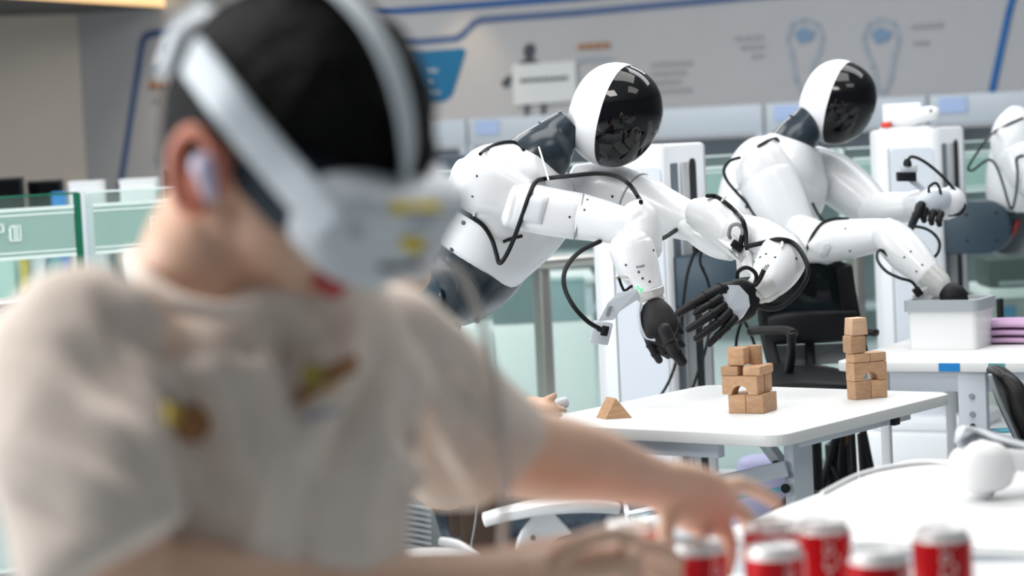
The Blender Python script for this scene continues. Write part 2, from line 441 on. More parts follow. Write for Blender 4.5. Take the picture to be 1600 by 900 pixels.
fake_lines(665, 108, 684, 114, M_pr_pale, 4); fake_lines(664, 126, 676, 131, M_pr_pale, 3); fake_lines(665, 143, 688, 148, M_pr_pale, 4)
# printed robot figure
panel([(817, 78), (823, 68), (833, 68), (836, 78), (832, 92), (842, 97), (840, 120), (812, 124), (812, 97), (821, 93)], M_pr_dark)
panel([(783, 128), (795, 117), (800, 122), (794, 136), (786, 136)], M_pr_dark)
for x in (819, 845): panel([(x, 160), (x + 9, 159), (x + 6, 180), (x + 8, 195), (x - 4, 197), (x + 1, 182)], M_pr_dark)
panel([(800, 101), (899, 95), (901, 158), (803, 165)], M_pr_white, off=0.03)
fake_lines(812, 123, 888, 129, M_pr_dark, 9, off=0.035)
fake_lines(902, 68, 954, 78, M_pr_or, 4); fake_lines(902, 90, 956, 98, M_pr_pale, 5)
fake_lines(1146, 56, 1193, 63, M_pr_grey, 3); fake_lines(1155, 70, 1195, 77, M_pr_grey, 3); fake_lines(1172, 84, 1194, 90, M_pr_grey, 2)
fake_lines(1422, 37, 1474, 45, M_pr_grey, 4); fake_lines(1426, 64, 1452, 70, M_pr_grey, 3)
for k, y in enumerate((98, 112, 126, 140)): fake_lines(1015, y, 1082 - 9 * (k % 3), y + 6, M_pr_grey, 5)
for cx, fl in ((1257, 1), (1377, -1)):   # two printed controller outlines
    o = [(28, -8), (20, -28), (0, -36), (-20, -28), (-27, -5), (-20, 20), (-14, 60), (-4, 78), (8, 74), (12, 40), (24, 12)]
    stripe([(cx + fl * a, 66 + b) for a, b in o], 7, M_pr_pale, 'wall_print', close=True)
    panel([(cx - 17, 52), (cx - 3, 42), (cx + 17, 50), (cx + 10, 64), (cx - 8, 68)], mat('print_badge_blue', (0.22, 0.34, 0.50), 0.7))
panel([(256, 74), (266, 65), (280, 68), (280, 90), (262, 90)], M_pr_blue); panel([(236, 104), (262, 96), (275, 98), (275, 106), (240, 110)], M_pr_navy)
fake_lines(232, 128, 275, 140, M_pr_or, 3); fake_lines(236, 152, 256, 159, M_pr_grey, 2); fake_lines(240, 247, 254, 254, M_pr_pale, 1)

# display racks in a row in front of the wall
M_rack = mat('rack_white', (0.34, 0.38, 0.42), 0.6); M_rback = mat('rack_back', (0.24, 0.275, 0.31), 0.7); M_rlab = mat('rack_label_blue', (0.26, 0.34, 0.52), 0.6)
RO = V((0, 15.4, 0))
def PR(px):
    d = ray(px, 200); return (CAM + d * ((RO - CAM).dot(UU) / d.dot(UU)) - RO).dot(VV)
ra = PR(520); rw = 1.02
for k in range(6):
    a = ra + k * rw; c = RO + VV * (a + rw / 2)
    desc = ['behind the man', 'behind the first robot\'s shoulder', 'behind the first robot\'s head', 'between the two robot heads', 'behind the second robot\'s head', 'above the white scanner'][k]
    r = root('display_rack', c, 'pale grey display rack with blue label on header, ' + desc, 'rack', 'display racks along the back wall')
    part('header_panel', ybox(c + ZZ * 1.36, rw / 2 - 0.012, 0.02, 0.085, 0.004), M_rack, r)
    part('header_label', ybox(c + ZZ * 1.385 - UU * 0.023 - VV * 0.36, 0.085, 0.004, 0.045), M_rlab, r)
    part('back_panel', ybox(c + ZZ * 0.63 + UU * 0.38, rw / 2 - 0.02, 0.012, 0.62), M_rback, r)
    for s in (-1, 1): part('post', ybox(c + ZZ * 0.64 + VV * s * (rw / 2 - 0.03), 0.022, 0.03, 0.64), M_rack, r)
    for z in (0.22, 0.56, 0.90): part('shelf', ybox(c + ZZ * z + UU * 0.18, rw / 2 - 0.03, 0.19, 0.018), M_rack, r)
    part('gap_shade_board', ybox(c + ZZ * 1.265 + UU * 0.18, rw / 2 - 0.012, 0.2, 0.012), M_seam, r)  # darker grey board paints the shadow gap under the header

# ================================================================== GLASS RAILING
R0 = P(0, 300, 7.47); R0.z = 0; R1 = P(842, 300, 8.43); R1.z = 0
rd = (R1 - R0).normalized(); rn = V((rd.y, -rd.x, 0))        # rn points to the camera side
def rail_s(px):
    d = ray(px, 400); k = ((R0 - CAM).dot(rn)) / V((d.x, d.y, 0)).dot(rn); return (CAM + d * k - R0).dot(rd)
rl = root('glass_railing', R0, 'green tinted glass railing with frosted band and steel handrail', 'railing')
cuts = [rail_s(-110), rail_s(133), rail_s(842), rail_s(842) + 1.35, rail_s(842) + 2.7]
for a, b in zip(cuts, cuts[1:]):
    a += 0.012; b -= 0.012; c = R0 + rd * (a + b) / 2
    gp = part('glass_panel', box(c + ZZ * 0.645, rd, rn, ZZ, (b - a) / 2, 0.006, 0.59), M_glass, rl, smooth=False)
    part('glass_edge', join(box(R0 + rd * (b - 0.004) + ZZ * 0.645, rd, rn, ZZ, 0.010, 0.0075, 0.591), box(c + ZZ * 1.237, rd, rn, ZZ, (b - a) / 2, 0.0065, 0.003)), M_gedge if b < 0.6 else M_film, gp, smooth=False)
    part('frosted_band', box(c + ZZ * 1.12 + rn * 0.009, rd, rn, ZZ, (b - a) / 2 - 0.02, 0.0015, 0.075), M_frost, gp, smooth=False)
    for z in (1.195, 1.178, 1.062, 1.046): part('band_stripe', box(c + ZZ * z + rn * 0.012, rd, rn, ZZ, (b - a) / 2 - 0.02, 0.001, 0.0055 if z in (1.195, 1.046) else 0.003), M_film, gp, smooth=False)
def film_char(px, py, strokes, hpx):
    s = rail_s(px); o = R0 + rd * s + rn * 0.014; z = P(px, py, (R0 + rd * s).y).z; k = hpx * (R0 + rd * s).y / F
    gs = [box(o + rd * (x + w_ / 2) * k + ZZ * (z + (y + h / 2) * k), rd, rn, ZZ, w_ / 2 * k, 0.001, h / 2 * k) for x, y, w_, h in strokes]
    part('band_character', join(*gs), M_film, rl, smooth=False)
film_char(14, 378, [(0, 0, .14, 1), (.0, .86, .3, .14), (.3, .0, .1, 1), (.46, .1, .1, .9), (.56, .0, .16, .12), (.62, .86, .1, .14), (.0, .0, .7, .1), (.66, 0, .1, 1)], 26)
film_char(-8, 374, [(0, 0, .14, 1), (0, .86, .6, .14), (0, .4, .6, .12), (.5, .4, .14, .6)], 24)
film_char(236, 362, [(0, 0, .12, 1), (0, .86, .6, .14), (0, .45, .6, .12), (.5, .45, .12, .55)], 24)
ho = rn * 0.07
for s0, s1 in ((cuts[0], cuts[-1]),):
    part('handrail', loft([(R0 + rd * s0 + ho + ZZ * 0.905, 0.024, 0.024), (R0 + rd * s1 + ho + ZZ * 0.905, 0.024, 0.024)], n=14, sub=1, cap=0.3), M_steel, rl)
for s in (cuts[0] + 0.05, cuts[2] - 0.02, cuts[3], cuts[4] - 0.05):
    part('post', box(R0 + rd * s + ho * 0.6 + ZZ * 0.445, rd, rn, ZZ, 0.021, 0.03, 0.445, 0.004), M_steel, rl)
for a, b in zip(cuts, cuts[1:]):
    part('base_shoe', box(R0 + rd * (a + b) / 2 + ZZ * 0.04, rd, rn, ZZ, (b - a) / 2, 0.03, 0.04, 0.004), M_alu, rl)

# ================================================================== ROBOTS
def orient(Fd):
    Fd = Fd.normalized(); U_ = (ZZ - Fd * ZZ.dot(Fd)).normalized(); return Fd, Fd.cross(U_), U_
def robot_head(r, c, Fd, s):
    Fd, R_, U_ = orient(Fd)
    def pt(th, ph, k=1.0):
        x = math.cos(th); q = math.sin(th); y = q * math.cos(ph); z = q * math.sin(ph)
        a = 0.113 if x > 0 else 0.106
        b = 0.098; cz = 0.125
        jaw = 1.0 - 0.10 * max(0, -z) * max(0, x + 0.2)          # face narrows to the chin
        e = 1 / ((abs(x) ** 2.25 + abs(y) ** 2.25 + abs(z) ** 2.25) ** (1 / 2.25))
        return c + (Fd * (x * a * jaw) + R_ * (y * b * jaw) + U_ * (z * cz)) * (e * s * k)
    def grid(t0, t1, nt, k0=1.0, lip=False, n=44):
        vs = []; fs = []
        for i in range(nt + 1):
            for j in range(n):
                ph = 2 * math.pi * j / n
                seam = math.radians(86 + 7 * math.sin(ph))       # the seam leans back over the crown
                a = (t0 if t0 is not None else seam); b = (t1 if t1 is not None else seam)
                vs.append(pt(max(a + (b - a) * i / nt, 0.004), ph, k0))
        if lip:                                                 # turn the rim inward so the shell has thickness
            for j in range(n):
                ph = 2 * math.pi * j / n; seam = math.radians(86 + 7 * math.sin(ph)); vs.insert(0 + j, pt(seam, ph, k0 * 0.955))
            nt += 1
        for i in range(nt):
            for j in range(n): fs.append((i * n + j, i * n + (j + 1) % n, (i + 1) * n + (j + 1) % n, (i + 1) * n + j))
        return vs, fs
    h = part('head_shell', grid(None, math.pi - 0.01, 20, 1.0, True), M_white, r, label='white back shell of the head')
    part('visor', grid(0.01, None, 24, 0.988), M_visor, h, label='glossy black face visor')
    return h
def robot_column(r, K, top=1.305, slot=True):
    """K: ground point of the edge between the camera-side face and the robot-side face"""
    K = V((K.x, K.y, 0)); c = K - VV * 0.125 + UU * 0.15
    b = part('mobile_base', prism(rrect(c + ZZ * 0.02 + VV * 0.07, VV, UU, 0.30, 0.25, 0.12), ZZ * 0.24, 0.02), M_white2, r)
    part('base_skirt', prism(rrect(c + ZZ * 0.26 + VV * 0.03, VV, UU, 0.20, 0.20, 0.08), ZZ * 0.05, 0.015), M_white2, b)
    part('column', prism(rrect(c + ZZ * 0.29, VV, UU, 0.125, 0.15, 0.02), ZZ * (top - 0.29), 0.012), M_white2, r)
    part('side_panel', prism(rrect(c + ZZ * 0.78 - UU * 0.1505 + VV * 0.03, VV, ZZ, 0.078, 0.46, 0.02), -UU * 0.004), M_steelblue, r, smooth=False)
    part('panel_line', ybox(c + ZZ * 0.78 - UU * 0.152 - VV * 0.055, 0.0012, 0.002, 0.46), M_seam, r)
    fx = c + VV * 0.1265
    part('rail_slot', join(*[prism(rrect(fx + ZZ * 0.78 + UU * s, UU, ZZ, 0.022, 0.48, 0.02), VV * 0.003) for s in (0.035,)]), M_black, r, smooth=False)
    part('rail_strip', ybox(fx + ZZ * 0.78 - UU * 0.03 + VV * 0.002, 0.004, 0.022, 0.47, 0.001), M_alu, r)
    part('rail_strip', ybox(fx + ZZ * 0.78 - UU * 0.10 + VV * 0.002, 0.003, 0.02, 0.47, 0.001), M_strip, r)
    return c
def slab_arm(r, K, z, length, hh=0.062, u0=0.02, u1=0.24):
    """the dark plate that carries the waist, running out from the column along the robot's front"""
    K = V((K.x, K.y, z)); pl = [K + ZZ * hh * 0.9 + VV * 0.0, K - ZZ * hh * 0.9]
    n = 10; cen = K + VV * (length - hh)
    pl = [K + ZZ * hh, K - ZZ * hh] + [cen + VV * (math.sin(a) * hh) - ZZ * (math.cos(a) * hh) for a in [math.pi * i / n for i in range(n + 1)]]
    a = part('lift_arm', prism([p + UU * u0 for p in pl], UU * (u1 - u0), 0.006), M_slate, r, label='dark slate lift arm')
    for dx, dz in ((0.35, 0.5), (0.35, -0.5), (0.8, 0.55), (0.8, -0.5)):
        q = K + VV * length * dx + ZZ * hh * dz + UU * (u0 - 0.001)
        part('screw', lathe(q, -UU, [(0, 0.005), (0.002, 0.005)], 8), M_black, a)
    return a
def finger(h, pts, r0, r1=None, name='finger', m=None):
    r1 = r1 or r0 * 0.75; n = len(pts)
    secs = []
    for i, p in enumerate(pts):
        k = i / (n - 1); rr = 0.90 * (r0 + (r1 - r0) * k) * p[2] / F
        secs.append((P(*p), rr, rr))
    g = loft(secs, n=12, sub=3, cap=0.9)
    rings = [loft([(secs[i][0] - (secs[i + 1][0] - secs[i][0]).normalized() * 0.002, secs[i][1] * 1.16), (secs[i][0] + (secs[i + 1][0] - secs[i][0]).normalized() * 0.004, secs[i][1] * 1.16)], n=12, sub=1, cap=0.05, capn=1) for i in range(1, n - 1)]
    return part(name, join(g, *rings), m or M_glove, h)
def cable(r, trees, pts, rad=0.0045, dflt=5.6, name='cable', m=None, sub=6):
    return part(name, tube(hug(trees, pts, rad, dflt), rad, 8, sub), m or M_cable, r)

# ---------------------------------------------------------------- first robot (sharp, in the middle)
Y1 = 5.75
K1 = P(568, 430, 5.72)
r1 = root('humanoid_robot', (K1.x, K1.y, 0), 'nearest white humanoid robot, both black hands reaching over the white table, behind the man', 'robot', 'white humanoid robots on lift columns')
robot_column(r1, K1)
slab_arm(r1, K1, P(650, 463, 5.72).z, 0.20, 0.066)
disc_c = P(662, 462, 5.70) - UU * 0.02
ad = part('lift_arm_disc', lathe(disc_c + UU * 0.06, -UU, [(0, 0.066), (0.05, 0.066), (0.058, 0.060), (0.062, 0.048), (0.063, 0.01)], 32), M_slate, r1)
for dx, dz in ((-.02, .03), (-.02, -.03), (.022, .03), (.022, -.03)): part('screw', lathe(disc_c + VV * dx + ZZ * dz - UU * 0.001, -UU, [(0, 0.005), (0.004, 0.005)], 8), M_black, ad)
waist = part('waist', loft([S(672, 468, 5.80, 44, 80), S(705, 462, 5.80, 50, 95), S(733, 440, 5.79, 56, 105), S(750, 412, 5.78, 58, 110), S(768, 380, 5.78, 50, 100)], ref=UU, n=28, ex=2.6), M_dark, r1, label='glossy dark slate waist cover')
for k, (a, b, c_) in enumerate((((668, 425), (690, 455), (686, 500)), ((690, 405), (715, 440), (712, 508)), ((712, 420), (742, 450), (745, 500)))):
    tr = bvh(waist); part('cover_fold', tube(hug(tr, [a, b, c_], 0.004, 5.66), 0.006, 8), M_dark, waist)
tor1 = part('torso', loft([S(737, 418, 5.78, 60, 90), S(748, 402, 5.78, 70, 105), S(768, 368, 5.77, 82, 125), S(792, 328, 5.76, 90, 135), S(815, 288, 5.75, 84, 130), S(830, 260, 5.75, 64, 100), S(838, 244, 5.75, 46, 66)], ref=UU, n=36, ex=2.4, cap=0.12), M_white, r1, label='white torso shell leaning forward')
part('torso_edge', loft([S(731, 428, 5.78, 56, 86), S(737, 418, 5.78, 59, 89)], ref=UU, n=36, ex=2.4, cap=0.02, sub=1, capn=1), M_boss, r1)
neck1 = part('neck', loft([S(834, 254, 5.74, 50, 56), S(852, 236, 5.74, 46, 52), S(872, 212, 5.75, 34, 38), S(893, 192, 5.75, 27, 32)], n=28, cap=0.1), M_dark, r1, label='glossy dark grey neck')
part('neck_ring', loft([S(866, 217, 5.75, 36.5, 41), S(868, 215, 5.75, 36, 40.5)], n=28, cap=0.02, sub=1, capn=1), M_black, neck1)
head1_c = P(960, 180, Y1)
robot_head(r1, head1_c, V((0.80, -0.44, -0.42)), 1.0)
# near arm
sh1 = part('shoulder', loft([S(722, 280, 5.60, 33, 40), S(738, 284, 5.59, 43, 50), S(765, 291, 5.58, 46, 52), S(793, 302, 5.57, 40, 46), S(820, 312, 5.56, 32, 36)], n=28, ex=2.7, cap=0.35), M_white, r1)
ua1 = part('upper_arm', loft([S(796, 318, 5.54, 36, 34), S(815, 322, 5.54, 38, 36), S(860, 331, 5.52, 38, 36), S(903, 338, 5.51, 37, 35)], n=28, ex=2.4, cap=0.3), M_white, r1)
part('arm_seam', loft([S(903, 338, 5.51, 37.9, 35.9), S(905, 338.4, 5.51, 37.9, 35.9)], n=28, ex=2.4, sub=1, cap=0.02, capn=1), M_seam, ua1)
la1 = part('elbow_link', loft([S(905, 338, 5.51, 37, 35), S(935, 344, 5.49, 34, 33), S(965, 351, 5.47, 31, 31), S(985, 356, 5.46, 27, 28)], n=28, ex=2.2, cap=0.4), M_white, r1)
bp = hit(bvh(ua1, sh1), 838, 325)
tr_a = bvh(ua1)
def patch(trees, pts, off):
    """a raised cover that follows the shell under it"""
    q = [hit(trees, *p) for p in pts]; q = [(a[0], a[1]) for a in q if a]
    vs = [a + n * off for a, n in q] + [a - n * 0.006 for a, n in q]; n = len(q)
    mx = sum(p[0] for p in pts) / len(pts); my = sum(p[1] for p in pts) / len(pts); fs = [(i, i + n, (i + 1) % n + n, (i + 1) % n) for i in range(n)]
    last = list(range(n))
    for k in (0.75, 0.5, 0.25):
        cur = []
        for p in pts:
            h = hit(trees, mx + (p[0] - mx) * k, my + (p[1] - my) * k)
            if h is None: continue
            vs.append(h[0] + h[1] * off); cur.append(len(vs) - 1)
        if len(cur) != len(last): return vs, fs + [tuple(last)]
        fs += [(last[i], last[(i + 1) % n], cur[(i + 1) % n], cur[i]) for i in range(n)]; last = cur
    return vs, fs + [tuple(last)]
def gridpatch(trees, c4, off, n=8):
    (ax, ay), (bx, by), (cx, cy), (dx, dy) = c4; vs = []; nn = n + 1; low = []
    for j in range(nn):
        for i in range(nn):
            s_, t_ = i / n, j / n
            h = hit(trees, ax * (1 - s_) * (1 - t_) + bx * s_ * (1 - t_) + cx * s_ * t_ + dx * (1 - s_) * t_, ay * (1 - s_) * (1 - t_) + by * s_ * (1 - t_) + cy * s_ * t_ + dy * (1 - s_) * t_)
            if h is None: return vs, []
            e_ = 0.35 if (i in (0, n) or j in (0, n)) else 1.0
            vs.append(h[0] + h[1] * off * e_); low.append(h[0] - h[1] * 0.004)
    fs = [(j * nn + i, j * nn + i + 1, (j + 1) * nn + i + 1, (j + 1) * nn + i) for j in range(n) for i in range(n)]
    rim = [i for i in range(nn)] + [j * nn + n for j in range(1, nn)] + [n * nn + i for i in range(n - 1, -1, -1)] + [j * nn for j in range(n - 1, 0, -1)]
    b0 = len(vs); vs += [low[i] for i in rim]; m_ = len(rim)
    fs += [(rim[k], rim[(k + 1) % m_], b0 + (k + 1) % m_, b0 + k) for k in range(m_)]
    return vs, fs
part('arm_cover', gridpatch(tr_a, [(820, 304), (857, 309), (846, 350), (813, 345)], 0.007), M_boss, ua1)
el1 = part('elbow', loft([S(992, 334, 5.45, 28, 30), S(1000, 346, 5.45, 32, 33), S(1004, 372, 5.44, 31, 33), S(1008, 392, 5.43, 27, 28)], n=28, cap=0.7), M_white, r1)
fa1 = part('forearm', loft([S(983, 376, 5.40, 30, 30), S(986, 386, 5.40, 35, 34), S(995, 410, 5.39, 34, 33), S(1006, 436, 5.38, 28, 28), S(1014, 456, 5.37, 23, 23)], n=28, cap=0.5), M_white, r1)
wr1 = part('wrist', loft([S(1014, 452, 5.37, 24, 24), S(1017, 464, 5.37, 22, 22), S(1018, 466, 5.37, 19, 19), S(1019, 471, 5.37, 21, 21), S(1021, 478, 5.37, 16, 16)], n=28, cap=0.1, sub=2), M_wrist, r1)
part('status_light', tube(hug(bvh(fa1, wr1), [(995, 447), (999, 451), (1003, 452), (1000, 456)], 0.001, 5.34), 0.0018, 6), M_green, wr1)
tr1 = bvh(tor1, sh1, ua1, la1, el1, fa1, waist, neck1)
h1 = part('hand', loft([S(1022, 474, 5.36, 17, 15), S(1025, 488, 5.35, 26, 18), S(1029, 506, 5.34, 31, 20), S(1034, 522, 5.33, 28, 18), S(1038, 532, 5.33, 18, 13)], n=24, ex=2.3, cap=0.5), M_glove, r1, label='black robot hand with slim jointed fingers')
finger(h1, [(1038, 515, 5.30), (1046, 535, 5.29), (1056, 552, 5.28), (1066, 566, 5.28)], 13.5, 9, 'thumb')
finger(h1, [(1012, 522, 5.34), (1017, 538, 5.33), (1024, 552, 5.33), (1030, 563, 5.34)], 9, 6.5)
finger(h1, [(1024, 524, 5.36), (1031, 538, 5.36), (1038, 550, 5.37), (1044, 556, 5.38)], 8.5, 6)
finger(h1, [(1048, 498, 5.36), (1055, 508, 5.36), (1060, 515, 5.36), (1064, 520, 5.36)], 8.5, 6)
finger(h1, [(1046, 510, 5.38), (1054, 524, 5.39), (1060, 534, 5.40), (1066, 540, 5.40)], 8, 6)
part('hand_trim', tube([P(*p) for p in ((1000, 474, 5.34), (998, 492, 5.33), (1001, 512, 5.32), (1010, 527, 5.32), (1024, 531, 5.31))], 0.004, 8), M_palm, h1)
# wrist camera on its bracket
br = part('camera_bracket', join(
    prism([P(1000, 450, 5.35), P(1004, 462, 5.35), P(966, 487, 5.33), P(957, 500, 5.33), P(935, 502, 5.33), P(950, 473, 5.33), P(965, 458, 5.34)], UU * 0.006)), M_palm, r1, smooth=False)
part('bracket_slot', prism([P(950, 480, 5.325), P(955, 478, 5.325), P(950, 493, 5.325), P(946, 494, 5.325)], UU * 0.004), M_seam, br, smooth=False)
cq = P(939, 520, 5.34); ca = (P(960, 524, 5.34) - P(920, 518, 5.34)).normalized(); cb = (P(944, 500, 5.34) - P(934, 540, 5.34)).normalized()
part('wrist_camera', box(cq, ca, ca.cross(cb).normalized(), cb, 0.021, 0.014, 0.025, 0.003), M_palm, br)
part('camera_plug', join(box(P(945, 517, 5.31), ca, ca.cross(cb).normalized(), cb, 0.008, 0.008, 0.011, 0.002), tube([P(944, 517, 5.30), P(934, 513, 5.30)], 0.006, 8)), M_black, br)
part('sensor_plug', join(tube([P(962, 433, 5.36), P(990, 436, 5.36)], 0.006, 8), ), M_silver, r1)
part('sensor_lead', tube([P(*p) for p in ((967, 434, 5.355), (971, 446, 5.355), (976, 454, 5.355), (984, 449, 5.355), (992, 444, 5.36))], 0.0032, 8), M_cable, r1)
cable(r1, tr1, [(938, 514, 5.30), (918, 502, 5.28), (896, 478, 5.28), (882, 448, 5.30), (884, 420, 5.34), (905, 394, 5.40), (938, 377, 5.46)], 0.0052)
cable(r1, tr1, [(704, 312), (714, 324), (738, 339), (756, 352), (768, 372), (776, 398, 5.56), (780, 411, 5.55), (788, 404, 5.54), (800, 380, 5.52), (815, 342), (827, 308), (836, 288), (850, 280), (890, 275, 5.50), (935, 271, 5.50), (965, 276, 5.48), (985, 290, 5.46), (997, 308), (1001, 318)], 0.0052)
cable(r1, tr1, [(750, 243), (762, 234), (780, 226), (800, 224), (812, 228), (818, 236)], 0.004)
part('cable_slot', tube(hug(tr1, [(786, 377), (800, 372), (815, 368)], 0.002, 5.6), 0.004, 6), M_black, r1)
for a in (((842, 230), (850, 252), (857, 281)),):
    part('cable_tie', tube([P(842, 230, 5.66), P(850, 256, 5.58), P(857, 281, 5.49)], 0.0022, 6), M_tie, r1)
part('cable_tie', tube(hug(tr1, [(743, 333), (740, 340), (742, 345)], 0.004, 5.5), 0.003, 6), M_tie, r1)
screws(r1, tr1, [(724, 348), (706, 390)], 0.0058)
screws(r1, tr1, [(913, 328), (890, 339), (918, 312), (830, 335), (745, 275), (738, 307), (1021, 391), (978, 414), (1004, 435), (1015, 440), (998, 425)], 0.0028)
part('scuff_mark', tube(hug(tr1, [(994, 417), (1001, 416), (1006, 414)], 0.0005, 5.4), 0.0022, 6), M_seam, fa1)
# far arm
fu1 = part('upper_arm', loft([S(905, 300, 5.86, 44, 40), S(950, 298, 5.84, 44, 40), S(995, 312, 5.80, 42, 38), S(1040, 332, 5.76, 37, 34), S(1078, 346, 5.72, 31, 30), S(1098, 352, 5.70, 28, 28)], n=28, cap=0.4), M_white, r1)
part('arm_seam', loft([S(990, 310, 5.805, 43.3, 39.4), S(992, 311, 5.803, 43.3, 39.4)], n=28, sub=1, cap=0.02, capn=1), M_seam, fu1)
screws(r1, bvh(fu1), [(957, 307), (1013, 330)], 0.0035)
fe1 = part('elbow', loft([S(1092, 332, 5.64, 22, 30), S(1108, 338, 5.62, 30, 34), S(1132, 352, 5.60, 36, 36), S(1152, 372, 5.57, 30, 32), S(1162, 388, 5.55, 22, 26)], n=28, ex=2.6, cap=0.6), M_white, r1)
part('elbow_cap', loft([S(1072, 356, 5.66, 12, 24), S(1090, 368, 5.64, 17, 28), S(1118, 386, 5.62, 17, 28), S(1142, 398, 5.60, 10, 20)], n=24, ex=2.4, cap=0.6), M_white, r1)
fl1 = part('forearm_link', loft([S(1150, 362, 5.56, 28, 28), S(1180, 372, 5.52, 34, 30), S(1210, 384, 5.47, 32, 30), S(1228, 394, 5.43, 28, 28)], n=28, cap=0.6), M_white, r1)
ff1 = part('forearm', loft([S(1228, 385, 5.40, 26, 26), S(1226, 396, 5.38, 37, 34), S(1216, 416, 5.34, 38, 34), S(1203, 436, 5.30, 32, 30), S(1193, 449, 5.28, 25, 25)], n=28, cap=0.6), M_white, r1)
part('wrist', loft([S(1196, 446, 5.28, 27, 27), S(1186, 455, 5.27, 24, 24), S(1184, 457, 5.27, 19, 19), S(1172, 462, 5.26, 17, 17)], n=24, cap=0.1, sub=2), M_wrist, r1)
screws(r1, bvh(ff1), [(1197, 397), (1211, 402), (1244, 404), (1188, 402)], 0.003)
tr2 = bvh(fu1, fe1, fl1, ff1)
h2 = part('hand', loft([S(1180, 458, 5.26, 14, 12), S(1168, 463, 5.25, 31, 13), S(1150, 472, 5.24, 34, 14), S(1130, 482, 5.23, 30, 12), S(1120, 487, 5.23, 22, 9)], n=24, ex=2.5, cap=0.5), M_glove, r1, label='open black robot hand with pale grey palm plate')
palm_t = bvh(h2)
part('palm_plate', patch(palm_t, [(1114, 456), (1136, 447), (1154, 447), (1168, 462), (1170, 478), (1160, 494), (1150, 503), (1141, 500), (1134, 488), (1122, 478), (1117, 466)], 0.005), M_palm, h2, label='pale grey palm plate', smooth=False)
finger(h2, [(1124, 466, 5.21), (1112, 474, 5.20), (1098, 482, 5.19), (1087, 490, 5.19)], 8.5, 5.5)
finger(h2, [(1130, 478, 5.21), (1114, 490, 5.19), (1096, 502, 5.18), (1076, 515, 5.18)], 9, 6)
finger(h2, [(1138, 488, 5.21), (1124, 502, 5.19), (1106, 516, 5.18), (1088, 529, 5.18)], 9, 6)
finger(h2, [(1147, 498, 5.21), (1136, 510, 5.20), (1122, 524, 5.19), (1108, 538, 5.19)], 8.5, 5.5)
finger(h2, [(1154, 450, 5.25), (1128, 452, 5.23), (1104, 463, 5.21), (1082, 476, 5.20), (1060, 490, 5.20)], 13, 7, 'thumb')
b2 = part('camera_bracket', join(prism([P(1122, 374, 5.50), P(1142, 366, 5.50), P(1166, 384, 5.48), P(1174, 398, 5.46), P(1176, 432, 5.42), P(1152, 434, 5.42), P(1150, 402, 5.44)], UU * 0.012), ), M_alu, r1, smooth=False)
part('camera_plug', join(box(P(1152, 384, 5.47), V((0.8, 0, -0.6)), V((0, 1, 0)), V((0.6, 0, 0.8)), 0.014, 0.01, 0.009, 0.002), tube([P(1157, 382, 5.46), P(1160, 368, 5.46)], 0.006, 8)), M_black, b2)
part('lead', tube([P(*p) for p in ((1159, 372, 5.46), (1160, 358, 5.46), (1152, 350, 5.46), (1142, 354, 5.46), (1139, 366, 5.47), (1141, 372, 5.48))], 0.0045, 8), M_grey, b2)
cable(r1, tr2, [(1105, 306, 5.58), (1118, 310), (1134, 320), (1150, 334), (1160, 344, 5.46), (1165, 360, 5.46), (1166, 380, 5.45), (1167, 389, 5.44)], 0.0052)
cable(r1, tr2, [(1167, 385, 5.42), (1190, 380, 5.40), (1215, 377), (1236, 381), (1253, 396, 5.30), (1262, 418, 5.27), (1258, 440, 5.26), (1240, 464, 5.26), (1218, 480, 5.25), (1198, 482, 5.25), (1178, 474, 5.25)], 0.0055)
cable(r1, tr2, [(1024, 377, 5.55), (1040, 370, 5.62), (1058, 358, 5.70), (1064, 352, 5.72)], 0.0052)
part('sensor_lead', tube([P(*p) for p in ((1152, 434, 5.23), (1154, 424, 5.22), (1166, 418, 5.22), (1178, 424, 5.22), (1182, 434, 5.22), (1178, 448, 5.23))], 0.0045, 8), M_cable, r1)
part('sensor_plug', tube([P(1199, 413, 5.22), (P(1194, 421, 5.22))], 0.006, 8), M_silver, r1)
part('sensor_body', tube([P(1194, 421, 5.22), P(1187, 436, 5.22), P(1180, 446, 5.22)], 0.0055, 8), M_black, r1)
for y in (5.56,): part('cable_tie', tube(hug(tr2, [(1128, 316), (1131, 310), (1134, 307)], 0.004, y), 0.003, 6), M_tie, r1)
part('cable_tie', tube(hug(tr2, [(1219, 375), (1222, 380), (1221, 388)], 0.005, 5.3), 0.003, 6), M_tie, r1)

# ---------------------------------------------------------------- second robot
K2 = P(1048, 430, 7.0)
r2 = root('humanoid_robot', (K2.x, K2.y, 0), 'white humanoid robot in the middle of the row, one hand dipped into the white bin', 'robot', 'white humanoid robots on lift columns')
robot_column(r2, K2)
slab_arm(r2, K2, P(1105, 441, 6.95).z, 0.27, 0.075)
Y2 = 7.1
w2 = part('waist', loft([S(1160, 432, 7.12, 38, 70), S(1172, 410, 7.11, 44, 80), S(1180, 385, 7.1, 46, 86)], ref=UU, n=24, ex=2.5), M_dark, r2)
t2 = part('torso', loft([S(1172, 398, 7.1, 48, 80), S(1180, 372, 7.1, 60, 95), S(1196, 332, 7.09, 70, 106), S(1212, 292, 7.08, 74, 110), S(1226, 258, 7.08, 66, 104), S(1236, 236, 7.08, 50, 80), S(1241, 222, 7.08, 36, 54)], ref=UU, n=32, ex=2.4, cap=0.12), M_white, r2)
n2 = part('neck', loft([S(1237, 228, 7.08, 36, 42), S(1247, 212, 7.08, 33, 38), S(1260, 194, 7.09, 27, 30), S(1268, 178, 7.1, 22, 25)], n=24, cap=0.1), M_dark, r2)
part('neck_ring', loft([S(1254, 202, 7.085, 30.5, 34), S(1256, 200, 7.085, 30, 33.5)], n=24, cap=0.02, sub=1, capn=1), M_black, n2)
robot_head(r2, P(1308, 160, Y2), V((0.80, -0.44, -0.42)), 1.0)
